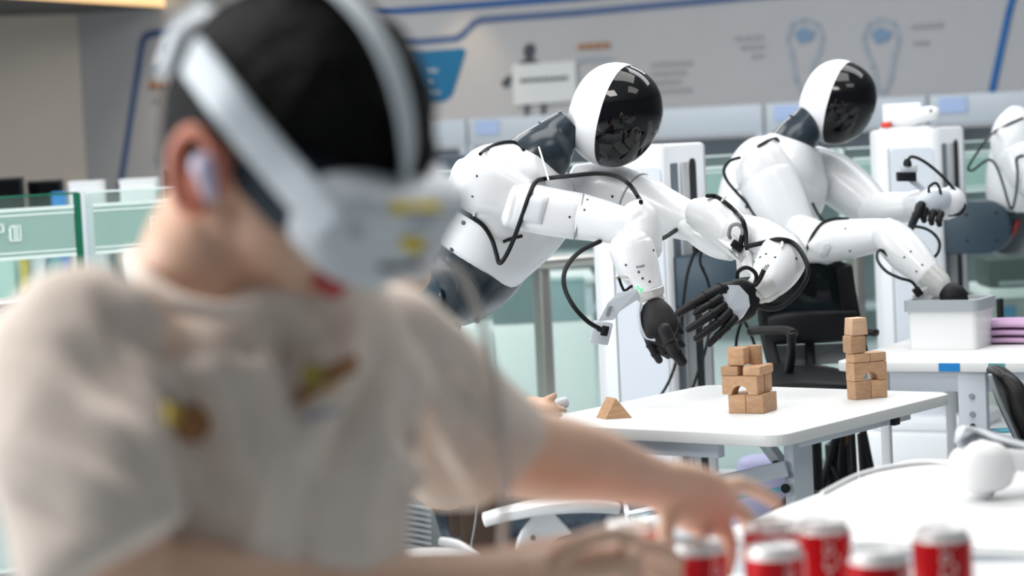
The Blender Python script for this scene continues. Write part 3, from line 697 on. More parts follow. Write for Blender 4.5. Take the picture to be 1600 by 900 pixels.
s2 = part('shoulder', loft([S(1182, 234, 6.94, 24, 34), S(1186, 246, 6.93, 38, 44), S(1194, 270, 6.92, 46, 46), S(1208, 296, 6.91, 46, 44)], n=28, ex=2.4, cap=0.5), M_white, r2)
u2 = part('upper_arm', loft([S(1200, 280, 6.90, 45, 42), S(1216, 312, 6.88, 43, 40), S(1234, 342, 6.86, 36, 36), S(1248, 364, 6.85, 30, 32)], n=28, cap=0.5), M_white, r2)
e2 = part('elbow', loft([S(1246, 356, 6.82, 22, 28), S(1262, 366, 6.80, 28, 32), S(1282, 380, 6.78, 30, 32), S(1296, 386, 6.76, 28, 30)], n=28, cap=0.6), M_white, r2)
f2 = part('forearm', loft([S(1262, 388, 6.78, 24, 28), S(1290, 378, 6.74, 33, 32), S(1330, 373, 6.70, 31, 30), S(1368, 368, 6.66, 27, 28), S(1384, 368, 6.64, 26, 26)], n=28, cap=0.5), M_white, r2)
part('arm_cover', patch(bvh(f2), [(1288, 382), (1296, 380), (1298, 386), (1292, 398), (1284, 402), (1280, 398)], 0.004), M_boss, f2, smooth=False)
w3 = part('wrist_link', loft([S(1382, 362, 6.60, 24, 26), S(1396, 374, 6.58, 30, 30), S(1418, 396, 6.55, 32, 30), S(1438, 416, 6.52, 27, 27), S(1450, 430, 6.50, 23, 24)], n=28, cap=0.6), M_white, r2)
part('wrist', loft([S(1448, 428, 6.50, 23, 24), S(1462, 440, 6.49, 22, 22), S(1472, 449, 6.48, 19, 19), S(1478, 453, 6.48, 14, 14)], n=24, cap=0.1, sub=2), M_wrist, r2)
h3 = part('hand', loft([S(1476, 452, 6.47, 13, 13), S(1486, 461, 6.46, 22, 16), S(1494, 474, 6.46, 24, 18), S(1500, 488, 6.46, 22, 16)], n=20, cap=0.5), M_black, r2)
for k in range(4): finger(h3, [(1484 + 8 * k, 486, 6.45 + 0.01 * k), (1484 + 8 * k, 498, 6.44 + 0.01 * k), (1485 + 8 * k, 508, 6.45 + 0.01 * k)], 4.5, 3.5)
b3 = part('camera_bracket', box(P(1442, 463, 6.44), V((0.8, 0, 0.5)).normalized(), V((0, 1, 0)), V((-0.5, 0, 0.8)).normalized(), 0.022, 0.014, 0.016, 0.002), M_alu, r2)
part('camera_plug', box(P(1434, 456, 6.42), V((0.8, 0, 0.5)).normalized(), V((0, 1, 0)), V((-0.5, 0, 0.8)).normalized(), 0.010, 0.012, 0.012, 0.002), M_black, b3)
trr2 = bvh(t2, s2, u2, e2, f2, w3)
cable(r2, trr2, [(1434, 452, 6.42), (1424, 440, 6.42), (1405, 434, 6.42), (1385, 424, 6.44), (1372, 408, 6.48), (1371, 395, 6.52), (1377, 391, 6.54), (1388, 400, 6.54)], 0.0042, 6.6)
cable(r2, trr2, [(1156, 246, 6.86), (1140, 252, 6.84), (1131, 266, 6.84), (1136, 282, 6.84), (1150, 298), (1168, 316), (1180, 336), (1192, 350)], 0.0045, 6.8)
cable(r2, trr2, [(1270, 318, 6.86), (1278, 334, 6.82), (1287, 345, 6.80)], 0.0045, 6.8)
cable(r2, trr2, [(1326, 342), (1305, 344), (1286, 350), (1272, 366), (1262, 388), (1254, 408, 6.62), (1250, 424, 6.62)], 0.0042, 6.7)
cable(r2, trr2, [(1410, 358, 6.60), (1430, 354, 6.58), (1452, 360, 6.56), (1467, 376, 6.54), (1466, 394, 6.52), (1453, 408, 6.50)], 0.0042, 6.6)
cable(r2, trr2, [(1184, 230), (1200, 221), (1212, 218), (1216, 222)], 0.004, 6.9)
screws(r2, trr2, [(1167, 323)], 0.0055)
screws(r2, trr2, [(1423, 393), (1413, 402), (1441, 414), (1432, 424), (1328, 392), (1321, 357)], 0.003)
# far arm of the second robot, hand turned down
fu2 = part('upper_arm', loft([S(1268, 262, 7.22, 36, 36), S(1302, 278, 7.20, 40, 38), S(1336, 304, 7.16, 38, 36), S(1366, 330, 7.12, 30, 30)], n=28, cap=0.5), M_white, r2)
part('arm_cover', patch(bvh(fu2), [(1284, 276), (1292, 274), (1300, 280), (1300, 292), (1292, 302), (1280, 302), (1278, 294)], 0.004), M_boss, fu2, smooth=False)
fe2 = part('elbow', loft([S(1362, 334, 7.06, 22, 26), S(1380, 328, 7.02, 27, 28), S(1412, 324, 6.98, 24, 26), S(1432, 318, 6.95, 19, 22)], n=24, cap=0.6), M_white, r2)
ff2 = part('forearm', loft([S(1428, 318, 6.92, 20, 22), S(1452, 316, 6.88, 22, 24), S(1478, 318, 6.85, 26, 26), S(1492, 310, 6.84, 22, 22)], n=24, cap=0.7), M_white, r2)
h4 = part('hand', loft([S(1478, 312, 6.82, 14, 12), S(1466, 314, 6.80, 17, 14), S(1450, 320, 6.78, 18, 14), S(1438, 324, 6.77, 14, 10)], n=20, ex=2.4, cap=0.6), M_palm, r2)
for k, (x, y) in enumerate(((1436, 322), (1446, 328), (1458, 332), (1470, 334))):
    finger(h4, [(x, y, 6.76), (x - 3, y + 10, 6.75), (x - 2, y + 17, 6.75)], 7, 5)
finger(h4, [(1440, 320, 6.75), (1432, 336, 6.74), (1426, 350, 6.74), (1419, 364, 6.74)], 8, 6, 'thumb')
cc = P(1416, 276, 6.85)
b4 = part('camera_bracket', prism([P(1420, 284, 6.87), P(1428, 280, 6.87), P(1452, 300, 6.87), P(1446, 306, 6.87)], UU * 0.01), M_palm, r2, smooth=False)
part('wrist_camera', box(cc, V((1, 0, -0.05)).normalized(), V((0, 1, 0)), ZZ, 0.026, 0.02, 0.013, 0.002), M_black, b4)
part('camera_mount', box(P(1420, 264, 6.86), V((1, 0, 0)), V((0, 1, 0)), ZZ, 0.022, 0.018, 0.010, 0.002), M_palm, b4)
part('camera_plug', lathe(P(1418, 260, 6.85), ZZ, [(0, 0.013), (0.014, 0.011), (0.022, 0.006)], 12), M_black, b4)
cable(r2, [], [(1418, 253, 6.85), (1424, 245, 6.85), (1440, 250, 6.84), (1462, 266, 6.83), (1484, 288, 6.82), (1500, 308, 6.82), (1507, 322, 6.82), (1500, 334, 6.82), (1482, 336, 6.82)], 0.0045, 6.8)
cable(r2, [], [(1452, 304, 6.78), (1452, 292, 6.78), (1462, 286, 6.78), (1468, 294, 6.78), (1470, 304, 6.78)], 0.004, 6.8)

# ---------------------------------------------------------------- third robot, cut by the right edge of the picture
K3 = P(1474, 430, 8.3)
r3 = root('humanoid_robot', (K3.x, K3.y, 0), 'farthest white humanoid robot, cut off by the right edge of the picture', 'robot', 'white humanoid robots on lift columns')
robot_column(r3, K3)
slab_arm(r3, K3, P(1525, 356, 8.25).z, 0.235, 0.09)
w4 = part('waist', loft([S(1572, 378, 8.42, 34, 60), S(1580, 352, 8.41, 40, 70), S(1592, 322, 8.40, 44, 76)], ref=UU, n=24, ex=2.5), M_dark, r3)
part('red_trim', loft([S(1591, 346, 8.25, 4, 4), S(1586, 358, 8.24, 5, 5), S(1580, 368, 8.25, 4, 4)], n=10), mat('dark_red', (0.25, 0.02, 0.02), 0.5), w4)
t3 = part('torso', loft([S(1588, 326, 8.40, 44, 74), S(1600, 292, 8.39, 56, 90), S(1614, 250, 8.38, 62, 96), S(1624, 214, 8.38, 54, 86), S(1630, 196, 8.38, 34, 50)], ref=UU, n=32, ex=2.4, cap=0.12), M_white, r3)
s3 = part('shoulder', loft([S(1586, 186, 8.24, 22, 30), S(1584, 200, 8.22, 32, 38), S(1584, 222, 8.21, 36, 40), S(1590, 250, 8.20, 34, 38)], n=28, cap=0.6), M_white, r3)
u3 = part('upper_arm', loft([S(1592, 240, 8.18, 34, 34), S(1606, 272, 8.15, 32, 32), S(1626, 296, 8.12, 26, 28)], n=24, cap=0.6), M_white, r3)
part('forearm', loft([S(1622, 300, 8.08, 24, 26), S(1660, 312, 8.0, 26, 26), S(1710, 330, 7.9, 20, 20)], n=24, cap=0.6), M_white, r3)
part('neck', loft([S(1630, 205, 8.38, 30, 34), S(1646, 182, 8.38, 24, 26)], n=24, cap=0.1), M_dark, r3)
robot_head(r3, P(1688, 142, 8.4), V((0.80, -0.44, -0.42)), 1.0)
tr3 = bvh(t3, s3, u3, w4)
cable(r3, tr3, [(1598, 185), (1578, 194), (1556, 206), (1540, 220, 8.1), (1526, 240, 8.08), (1513, 262, 8.08), (1520, 266, 8.08), (1536, 254, 8.08), (1548, 250, 8.1), (1558, 262, 8.1), (1568, 290, 8.1), (1576, 318, 8.1), (1582, 326, 8.1), (1588, 300, 8.1), (1590, 270, 8.08), (1588, 248, 8.1), (1600, 243)], 0.0042, 8.1)
# a white hand scanner lies on top of the far column
q = V((K3.x, K3.y, 1.305)) - VV * 0.11 + UU * 0.06
hs = root('hand_scanner', q, 'white handheld scanner with red cap lying on the farthest robot column', 'scanner')
part('body', loft([(q + VV * -0.07 + ZZ * 0.035, 0.028, 0.03), (q + VV * -0.01 + ZZ * 0.035, 0.030, 0.03), (q + VV * 0.06 + ZZ * 0.05, 0.026, 0.028), (q + VV * 0.085 + ZZ * 0.05, 0.022, 0.024)], n=20, cap=0.5), M_plastic, hs)
part('holder', ybox(q - VV * 0.02 + ZZ * 0.004, 0.09, 0.035, 0.004, 0.002), M_plastic, hs)
part('rear_plate', ybox(q - VV * 0.05 + ZZ * 0.045 + UU * 0.04, 0.07, 0.006, 0.045, 0.004), M_plastic, hs)
part('red_cap', ybox(q - VV * 0.085 - UU * 0.03 + ZZ * 0.018, 0.016, 0.012, 0.01, 0.003), mat('signal_red', (0.7, 0.04, 0.02), 0.4), hs)
part('lens', lathe(q + VV * 0.075 + ZZ * 0.06 - UU * 0.023, -UU, [(0, 0.006), (0.004, 0.005)], 10), M_black, hs)

# ================================================================== TABLES
TZ = 0.74
def desk_top(r, A, sd, sl, fl, th=0.024, rad=0.045, m=None):
    """A: near right corner of the top, sd: unit vector along the right side, going away"""
    fd = V((-sd.y, sd.x, 0)); c = A + sd * sl / 2 + fd * fl / 2; c.z = TZ - th
    part('table_top', prism(rrect(c, fd, sd, fl / 2, sl / 2, rad, 6), ZZ * th, 0.002), m or M_top, r)
    return fd, V((c.x, c.y, 0))
A1 = PZ(1217, 681, TZ); B1 = PZ(1492, 613.5, TZ)
sd1 = (B1 - A1).normalized(); sl1 = (B1 - A1).length
d1 = root('folding_table', (A1.x, A1.y, 0), 'white folding table carrying the two wooden block towers', 'table')
fd1, ctr1 = desk_top(d1, A1, sd1, sl1, 0.66)
def under_frame(r, A, sd, fd, sl, fl, rod=True):
    A = V((A.x, A.y, 0)); z0 = TZ - 0.024
    leg_in = 0.10
    for s, fo in ((0.16, 0.055), (0.16, fl - 0.055)):
        c = A + sd * s + fd * fo
        part('leg', box(c + ZZ * ((z0 - 0.02) / 2 + 0.02), fd, sd, ZZ, 0.012, 0.038, (z0 - 0.03) / 2, 0.003), M_leg, r)
        part('foot', box(c + ZZ * 0.018 + sd * 0.12, fd, sd, ZZ, 0.022, 0.26, 0.018, 0.004), M_leg, r)
    part('front_beam', box(A + sd * 0.035 + fd * (fl / 2 + 0.06) + ZZ * (z0 - 0.016), fd, sd, ZZ, fl / 2 - 0.10, 0.012, 0.016, 0.002), M_leg, r)
    lg = A + sd * 0.16 + fd * 0.055
    for nm, zz_, dz_, hh_, m_ in (('slant_bar', 0.060, 0.075, 0.016, M_leg), ('tie_rod', 0.100, 0.065, 0.005, M_cyan)):
        a = lg + ZZ * (z0 - zz_) - sd * 0.045; b = a + fd * (fl * 0.5) - sd * 0.10 - ZZ * dz_; t = (b - a).normalized(); n_ = t.cross(ZZ).normalized()
        part(nm, box((a + b) / 2, t, n_, t.cross(n_), (b - a).length / 2, 0.008, hh_, 0.002) if hh_ > 0.01 else tube([a, b], hh_, 10, 1), m_, r)
        if hh_ < 0.01: part('rod_cap', lathe(a - n_ * 0.0 - sd * 0.006, -sd, [(0, 0.010), (0.006, 0.010)], 10), M_black, r)
    part('side_beam', box(A + sd * sl / 2 + fd * 0.045 + ZZ * (z0 - 0.010), fd, sd, ZZ, 0.010, sl / 2 - 0.14, 0.010, 0.002), M_leg, r)
    a = A + sd * 0.14 + fd * 0.13 + ZZ * (z0 - 0.002); b = A + sd * 0.14 + fd * 0.085 + ZZ * (z0 - 0.055)
    t = (b - a).normalized(); part('brace', box((a + b) / 2, t, sd, t.cross(sd), (b - a).length / 2, 0.014, 0.010, 0.002), M_leg, r)
    part('pivot_bolt', lathe(b + sd * -0.016, -sd, [(0, 0.009), (0.006, 0.009)], 10), M_black, r)
    part('leg_bolt', lathe(A + sd * 0.121 + fd * 0.050 + ZZ * (z0 - 0.075), -sd, [(0, 0.006), (0.003, 0.006)], 8), M_grey, r)
under_frame(d1, A1, sd1, fd1, sl1, 0.66)
hb = A1 + sd1 * (sl1 * 0.66) + fd1 * 0.012; part('latch', box(V((hb.x, hb.y, TZ - 0.032)), fd1, sd1, ZZ, 0.006, 0.012, 0.009, 0.001), M_black, d1)

# near table on the right
A2 = PZ(1900, 872, TZ); L2 = PZ(1012, 850, TZ)
sd2 = (PZ(1405, 722, TZ) - PZ(1225, 791, TZ)).normalized(); fd2 = V((-sd2.y, sd2.x, 0))
le = PZ(1225, 791, TZ); fr = PZ(1565, 856, TZ)
# corner where left side line meets the front line (front line passes fr along fd2)
k_ = (fr - le).dot(sd2); CL = le + sd2 * k_
sl2 = (PZ(1402, 719, TZ) - CL).dot(sd2) + 0.03
d2 = root('work_table', (fr.x, fr.y, 0), 'empty white table in the right foreground carrying a headset and a white cord', 'table')
ARc = CL - fd2 * 1.25
desk_top(d2, ARc, sd2, sl2, 1.25, th=0.014)
part('front_beam', box(V((CL.x, CL.y, TZ - 0.060)) - fd2 * 0.625 + sd2 * 0.016, fd2, sd2, ZZ, 0.60, 0.010, 0.045, 0.002), M_leg, d2)
for s in (0.12, sl2 - 0.12):
    for f_ in (0.06, 1.19):
        c = ARc + sd2 * s + fd2 * f_; part('leg', box(V((c.x, c.y, TZ / 2 - 0.012)), fd2, sd2, ZZ, 0.02, 0.02, TZ / 2 - 0.013, 0.003), M_leg, d2)
wc = [PZ(*p, TZ + 0.004) for p in ((1285, 770), (1318, 752), (1345, 740), (1380, 731), (1425, 724), (1468, 722), (1500, 728))]
single('extension_lead', tube(wc, 0.004, 8), M_plastic, 'thin white cord lying along the edge of the near right table', 'cord')

# far right table with the bin
A3 = PZ(1302, 566, TZ)
sd3 = UU; d3 = root('bin_table', (A3.x, A3.y, 0), 'white table with blue tape on its edge, carrying the white bin', 'table')
fr3 = A3 + VV * 1.3
desk_top(d3, fr3, UU, 0.70, 1.3, th=0.024)
part('apron', box(V((A3.x, A3.y, TZ - 0.05)) + VV * 0.70 + UU * 0.04, VV, UU, ZZ, 0.56, 0.012, 0.026, 0.002), M_leg, d3)
lc = PZ(1508, 569, TZ)
for s in (0.06, 0.60):
    c = V((lc.x, lc.y, 0)) + UU * s; part('leg', box(c + ZZ * (TZ / 2 - 0.012), VV, UU, ZZ, 0.036, 0.014, TZ / 2 - 0.013, 0.003), M_leg, d3)
for s in (0.06, 0.60):
    c = V((A3.x, A3.y, 0)) + VV * 1.25 + UU * s; part('leg', box(c + ZZ * (TZ / 2 - 0.012), VV, UU, ZZ, 0.03, 0.014, TZ / 2 - 0.013, 0.003), M_leg, d3)
for s in (0.06, 0.60):
    c = V((A3.x, A3.y, 0)) + VV * 0.10 + UU * (s + 0.04); part('leg', box(c + ZZ * (TZ / 2 - 0.012), VV, UU, ZZ, 0.012, 0.012, TZ / 2 - 0.013, 0.003), M_white2, d3)
part('tie_rod', tube([V((lc.x, lc.y, 0.56)) + UU * 0.08, V((lc.x, lc.y, 0.60)) + VV * 0.5 + UU * 0.08], 0.007, 10, 1), M_cyan, d3)
for z in (0.655, 0.58, 0.61): part('leg_bolt', lathe(V((lc.x, lc.y, z)) + UU * 0.045, -UU, [(0, 0.007), (0.004, 0.007)], 10), M_grey if z > 0.6 else M_black, d3)
for a, b, m in ((1470, 1503, M_sky), (1548, 1574, M_teal)):
    p0 = PZ(a, 566, TZ - 0.001); p1 = PZ(b, 566, TZ - 0.001); k0 = (p0 - A3).dot(VV); k1 = (p1 - A3).dot(VV)
    o_ = V((A3.x, A3.y, TZ - 0.012)) - UU * 0.001
    part('tape', box(o_ + VV * (k0 + k1) / 2, VV, UU, ZZ, (k1 - k0) / 2, 0.001, 0.0105), m, d3, smooth=False)
# white bin with grey rim, open on top
bc = PZ(1474, 546, TZ)
bn = root('storage_bin', bc, 'white rectangular bin with grey rim on the far right table', 'bin')
def open_box(c, ax, ay, h, hx, hy, th, rad=0.02, flare=1.0):
    vs = []; n = 24
    loops = []
    for z, k, t in ((0, 1, 0), (h, flare, 0), (h, flare, th), (th, 1, th)):
        loops.append([p + ZZ * z for p in rrect(c, ax, ay, hx * k - t, hy * k - t, max(rad - t, 0.003), 5)])
    n = len(loops[0]); fs = []
    for l in loops: vs += l
    for i in range(3):
        for j in range(n): fs.append((i * n + j, i * n + (j + 1) % n, (i + 1) * n + (j + 1) % n, (i + 1) * n + j))
    fs.append(tuple(range(n))); fs.append(tuple(range(3 * n, 4 * n)))
    return vs, fs
bh = 0.130
b_ax = V((math.cos(math.radians(28)), -math.sin(math.radians(28)), 0)); b_ay = V((-b_ax.y, b_ax.x, 0))
bcc = bc + b_ay * 0.07; bcc.z = TZ + 0.0005
part('body', open_box(bcc, b_ax, b_ay, bh - 0.01, 0.092, 0.075, 0.004, 0.015, 1.02), M_plastic, bn)
ri = rrect(bcc + ZZ * (bh - 0.03), b_ax, b_ay, 0.090, 0.073, 0.012); ro = rrect(bcc + ZZ * (bh - 0.03), b_ax, b_ay, 0.103, 0.086, 0.02)
n_ = len(ri); vs = ri + ro + [p + ZZ * 0.03 for p in ri] + [p + ZZ * 0.03 for p in ro]; fs = []
for j in range(n_):
    j2 = (j + 1) % n_
    fs += [(j, j2, n_ + j2, n_ + j), (2 * n_ + j, 2 * n_ + j2, 3 * n_ + j2, 3 * n_ + j), (n_ + j, n_ + j2, 3 * n_ + j2, 3 * n_ + j), (j, j2, 2 * n_ + j2, 2 * n_ + j)]
part('rim', (vs, fs), M_boss if False else mat('grey_rim', (0.36, 0.40, 0.43), 0.5), bn)
# folded lilac towels
tc_ = PZ(1588, 534, TZ)
for k in range(3):
    c = V((tc_.x, tc_.y, TZ + 0.010 + k * 0.0205)); hx = 0.085 - 0.004 * k
    sl = loft([(c - VV * hx, 0.008, 0.075), (c - VV * hx * 0.9, 0.010, 0.08), (c + VV * 0.0 + ZZ * 0.0012, 0.0098, 0.08), (c + VV * hx * 0.9, 0.010, 0.08), (c + VV * hx, 0.008, 0.075)], ref=UU, n=20, ex=3.2, cap=0.8)
    single('folded_towel', sl, M_lilac, ['bottom', 'middle', 'top'][k] + ' of the three folded lilac towels at the right edge', 'towel', 'folded lilac towels')
pb = PZ(1531, 530, TZ)
bp_ = root('black_holder', V((pb.x, pb.y, TZ)) + UU * 0.2, 'slim black upright holder behind the white bin', 'holder')
part('upright', box(V((pb.x, pb.y, TZ + 0.05)) + UU * 0.2, VV, UU, ZZ, 0.008, 0.012, 0.045, 0.004), M_black, bp_); part('base', box(V((pb.x, pb.y, TZ + 0.004)) + UU * 0.2, VV, UU, ZZ, 0.02, 0.03, 0.004, 0.002), M_black, bp_)

# ================================================================== WOODEN BLOCKS
def wblock(c, ex, ey, hx, hy, hz, label, group, m=None, bev=0.0014):
    return single('wooden_block', box(c, ex, ey, ZZ, hx, hy, hz, bev), m or M_wood, label, 'block', group)
def arch_block(c, ex, ey, L, D, H, r, label, group):
    """bridge block: c is the near right bottom corner, length L to the left"""
    n = 10; poly = [c, c + ZZ * H, c - ex * L + ZZ * H, c - ex * L, c - ex * (L / 2 + r)]
    poly += [c - ex * (L / 2 + r * math.cos(math.pi * i / n)) + ZZ * (r * math.sin(math.pi * i / n)) for i in range(1, n)] + [c - ex * (L / 2 - r)]
    return single('arch_block', prism(poly, ey * D), M_wood, label, 'block', group, smooth=False)
u = 0.0405; g1 = 'blocks of the left tower'
K = PZ(1193, 647, TZ); K.z = TZ + 0.0005
e1_, e2_ = VV, UU
h_ = u / 2 - 0.0003
wblock(K - e1_ * h_ + e2_ * u + ZZ * h_, e1_, e2_, h_, 2 * h_, h_, 'bottom right long block of the left wooden tower', g1)
wblock(K - e1_ * (3 * h_ + 0.0015) + e2_ * (h_ + 0.002) + ZZ * h_, e1_, e2_, h_, h_, h_, 'bottom left cube of the left wooden tower', g1)
wblock(K - e1_ * (3 * h_ + 0.0015) + e2_ * (3 * h_ + 0.004) + ZZ * h_, e1_, e2_, h_, h_, h_, 'hidden rear cube in the bottom row of the left wooden tower', g1)
z2 = ZZ * (u + 0.0002)
arch_block(K + z2 - e1_ * 0.30 * u, e1_, e2_, 2 * u, u - 0.001, u - 0.0005, 0.0195, 'arch block of the left wooden tower', g1)
wblock(K + z2 - e1_ * (0.28 * u + h_) + e2_ * (u * 1.5 + 0.004) + ZZ * h_, e1_, e2_, h_, h_, h_, 'cube behind the arch of the left wooden tower', g1)
z3 = ZZ * (2 * u + 0.0004)
wblock(K + z3 - e1_ * (1.35 * u + h_) + e2_ * (0.9 * h_) + ZZ * (u / 4), e1_, e2_, h_ * 0.98, h_, u / 4 - 0.0004, 'short flat block on the left wooden tower', g1)
wblock(K + z3 - e1_ * (0.08 * u + h_) + e2_ * (2 * h_ * 0.97 - 0.002) + ZZ * (u / 4), e1_, e2_, h_, 2 * h_, u / 4 - 0.0004, 'long flat block jutting right on the left wooden tower', g1, bev=0.003)
z4 = ZZ * (2.5 * u + 0.0006)
hx_ = u * 0.5
wblock(K + z4 - e1_ * (1.0 * u + h_) + e2_ * (0.95 * h_) + ZZ * (u / 2), e1_, e2_, h_ * 1.02, h_ * 0.9, u / 2 - 0.0004, 'rounded front block on top of the left wooden tower', g1, bev=0.006)
single('wooden_cylinder', lathe(K + z4 - e1_ * (0.98 * u) + e2_ * (1.42 * u), ZZ, [(0, u * 0.42), (0.0004, u * 0.44), (u - 0.0015, u * 0.44), (u - 0.001, u * 0.42)], 24), M_wood, 'cylinder block on top of the left wooden tower', 'block', g1)
# right tower
g2 = 'blocks of the right tower'
b_a = math.radians(20); f1 = V((math.cos(b_a), math.sin(b_a), 0)); f2_ = V((-math.sin(b_a), math.cos(b_a), 0))
Q = PZ(1337, 625.5, TZ); Q.z = TZ + 0.0005
wblock(Q + f1 * h_ + f2_ * h_ + ZZ * h_, f1, f2_, h_, h_, h_, 'bottom left cube of the right wooden tower', g2)
wblock(Q + f1 * (3 * h_ + 0.001) + f2_ * (h_ + 0.001) + ZZ * h_, f1, f2_, h_, h_, h_, 'bottom right cube of the right wooden tower', g2)
arch_block(Q + z2 + f1 * (2 * u - 0.0005) + f2_ * 0.0002, f1, f2_, 2 * u, u - 0.001, u - 0.0005, 0.0195, 'arch block of the right wooden tower', g2)
wblock(Q + z3 + f1 * h_ + f2_ * h_ + ZZ * (u / 4), f1, f2_, h_, h_, u / 4 - 0.0004, 'left flat block of the right wooden tower', g2)
wblock(Q + z3 + f1 * (3 * h_ + 0.001) + f2_ * (h_ + 0.001) + ZZ * (u / 4), f1, f2_, h_, h_, u / 4 - 0.0004, 'right flat block of the right wooden tower', g2)
wblock(Q + z4 + f1 * (h_ * 0.62) + f2_ * h_ + ZZ * (u / 2), f1, f2_, h_ * 1.0, h_, u / 2 - 0.0004, 'rounded block below the wedge on the right wooden tower', g2, bev=0.005)
z5 = Q + z4 + ZZ * (u + 0.0002) - f1 * 0.1 * u
wd = [z5 + f1 * 0.02 * u, z5 + f1 * 1.02 * u, z5 + f1 * 0.94 * u + ZZ * 0.93 * u, z5 + f1 * 0.10 * u + ZZ * 0.93 * u]
wp = prism(wd, f2_ * u * 0.9, 0.0012)
single('wedge_block', wp, M_wood2, 'pale trapezoid block topping the right wooden tower', 'block', g2)
# prism near the arm
T = PZ(946, 655.5, TZ); T.z = TZ + 0.0003
tr_ = PZ(988, 653, TZ); td = (tr_ - T); td.z = 0; tw = td.length; td.normalize(); tn = V((-td.y, td.x, 0))
back_d = (tn * 0.93 - td * 0.36).normalized()
single('triangle_block', prism([T, T + td * tw, T + td * tw * 0.42 + ZZ * tw * 0.76], back_d * 0.042), M_wood, 'triangular wooden block lying apart on the left side of the table', 'block', smooth=False)

# ================================================================== CHAIRS
def lerp(a, b, k): return a + (b - a) * k
# black mesh task chair behind the block table
Yc = 6.57
oc = PZ(1250, 640, 0.30); oc = P(1250, 600, Yc); oc.z = 0
ch = root('office_chair', oc, 'black mesh office chair behind the block table', 'chair')
def fr_loft(pts, r0, r1, m, name, rt, ex=3.0):
    return part(name, loft([S(a, b, c, r0, r1) for a, b, c in pts], n=14, ex=ex, cap=0.6), m, rt)
fr_loft([(1186, 428, 6.74), (1192, 470, 6.76), (1200, 530, 6.76), (1212, 578, 6.72)], 11, 10, M_black, 'back_frame', ch)
fr_loft([(1318, 418, 6.82), (1326, 470, 6.84), (1338, 530, 6.84), (1346, 560, 6.80)], 14, 10, M_black, 'back_frame', ch)
fr_loft([(1186, 428, 6.74), (1220, 410, 6.78), (1280, 404, 6.82), (1318, 418, 6.82)], 8, 8, M_black, 'top_rail', ch)
part('mesh_back', prism([P(1190, 430, 6.78), P(1222, 414, 6.80), P(1282, 408, 6.84), P(1318, 420, 6.85), P(1330, 492, 6.87), P(1204, 496, 6.80)], V((0, 0.006, 0))), M_clear, ch, smooth=False, label='see-through black mesh')
part('lumbar_panel', loft([S(1204, 516, 6.76, 24, 12), S(1240, 512, 6.75, 26, 14), S(1290, 510, 6.78, 26, 14), S(1334, 508, 6.82, 24, 12)], n=20, ex=3.5, cap=0.3), M_black, ch)
part('mesh_back', prism([P(1208, 540, 6.79), P(1334, 536, 6.85), P(1342, 566, 6.83), P(1212, 574, 6.78)], V((0, 0.006, 0))), M_grey, ch, smooth=False)
fr_loft([(1264, 520, 6.78), (1266, 560, 6.78), (1268, 596, 6.72)], 8, 8, M_black, 'spine', ch)
part('seat', loft([S(1202, 592, 6.57, 12, 130), S(1230, 590, 6.57, 15, 150), S(1290, 592, 6.59, 15, 150), S(1326, 594, 6.60, 12, 130)], n=24, ex=3.4, cap=0.6), M_black, ch)
for p_, nm in (([(1174, 517, 6.52), (1200, 516, 6.48), (1228, 516, 6.44), (1240, 521, 6.42)], 'armrest'), ([(1236, 520, 6.42), (1237, 550, 6.44), (1232, 585, 6.48), (1228, 606, 6.52)], 'armrest_post')):
    fr_loft(p_, 7, 10, M_leather, nm, ch)
fr_loft([(1330, 540, 6.64), (1352, 520, 6.62), (1368, 520, 6.60)], 6, 10, M_leather, 'armrest', ch)
cb_ = P(1270, 600, 6.60)
part('gas_column', lathe(V((cb_.x, cb_.y, 0.08)), ZZ, [(0, 0.03), (0.2, 0.03), (0.2, 0.018), (cb_.z - 0.10, 0.018)], 16), M_black, ch)
for k in range(5):
    a = math.radians(20 + 72 * k); d_ = V((math.cos(a), math.sin(a), 0))
    l_ = part('star_leg', loft([(V((cb_.x, cb_.y, 0.12)), 0.02, 0.018), (V((cb_.x, cb_.y, 0.085)) + d_ * 0.28, 0.013, 0.012)], n=10, sub=1), M_black, ch)
    part('caster', lathe(V((cb_.x, cb_.y, 0.026)) + d_ * 0.285 - d_.cross(ZZ) * 0.02, d_.cross(ZZ), [(0, 0.018), (0.004, 0.025), (0.036, 0.025), (0.04, 0.018)], 14), M_black, l_)
# black leather chair at the right edge
c2 = P(1600, 640, 5.6); c2.z = 0
lch = root('leather_chair', c2, 'black leather chair back at the right edge of the picture', 'chair')
part('backrest', loft([S(1556, 582, 5.55, 9, 30), S(1572, 596, 5.56, 17, 60), S(1590, 630, 5.58, 24, 80), S(1608, 668, 5.60, 26, 80), S(1618, 700, 5.6, 22, 70)], n=28, ex=2.8, cap=0.7), M_leather, lch)
part('piping', loft([S(1547, 586, 5.52, 3, 12), S(1558, 616, 5.52, 3.5, 12), S(1576, 655, 5.53, 3.5, 12), S(1592, 690, 5.54, 3, 10)], n=10, cap=0.8), M_grey, lch)
part('seat', loft([S(1590, 728, 5.5, 20, 110), S(1640, 730, 5.5, 24, 125), S(1720, 734, 5.5, 20, 110)], n=24, ex=3.2, cap=0.6), M_leather, lch)
cb_ = P(1655, 735, 5.5)
part('gas_column', lathe(V((cb_.x, cb_.y, 0.08)), ZZ, [(0, 0.03), (cb_.z - 0.1, 0.025)], 14), M_alu, lch)
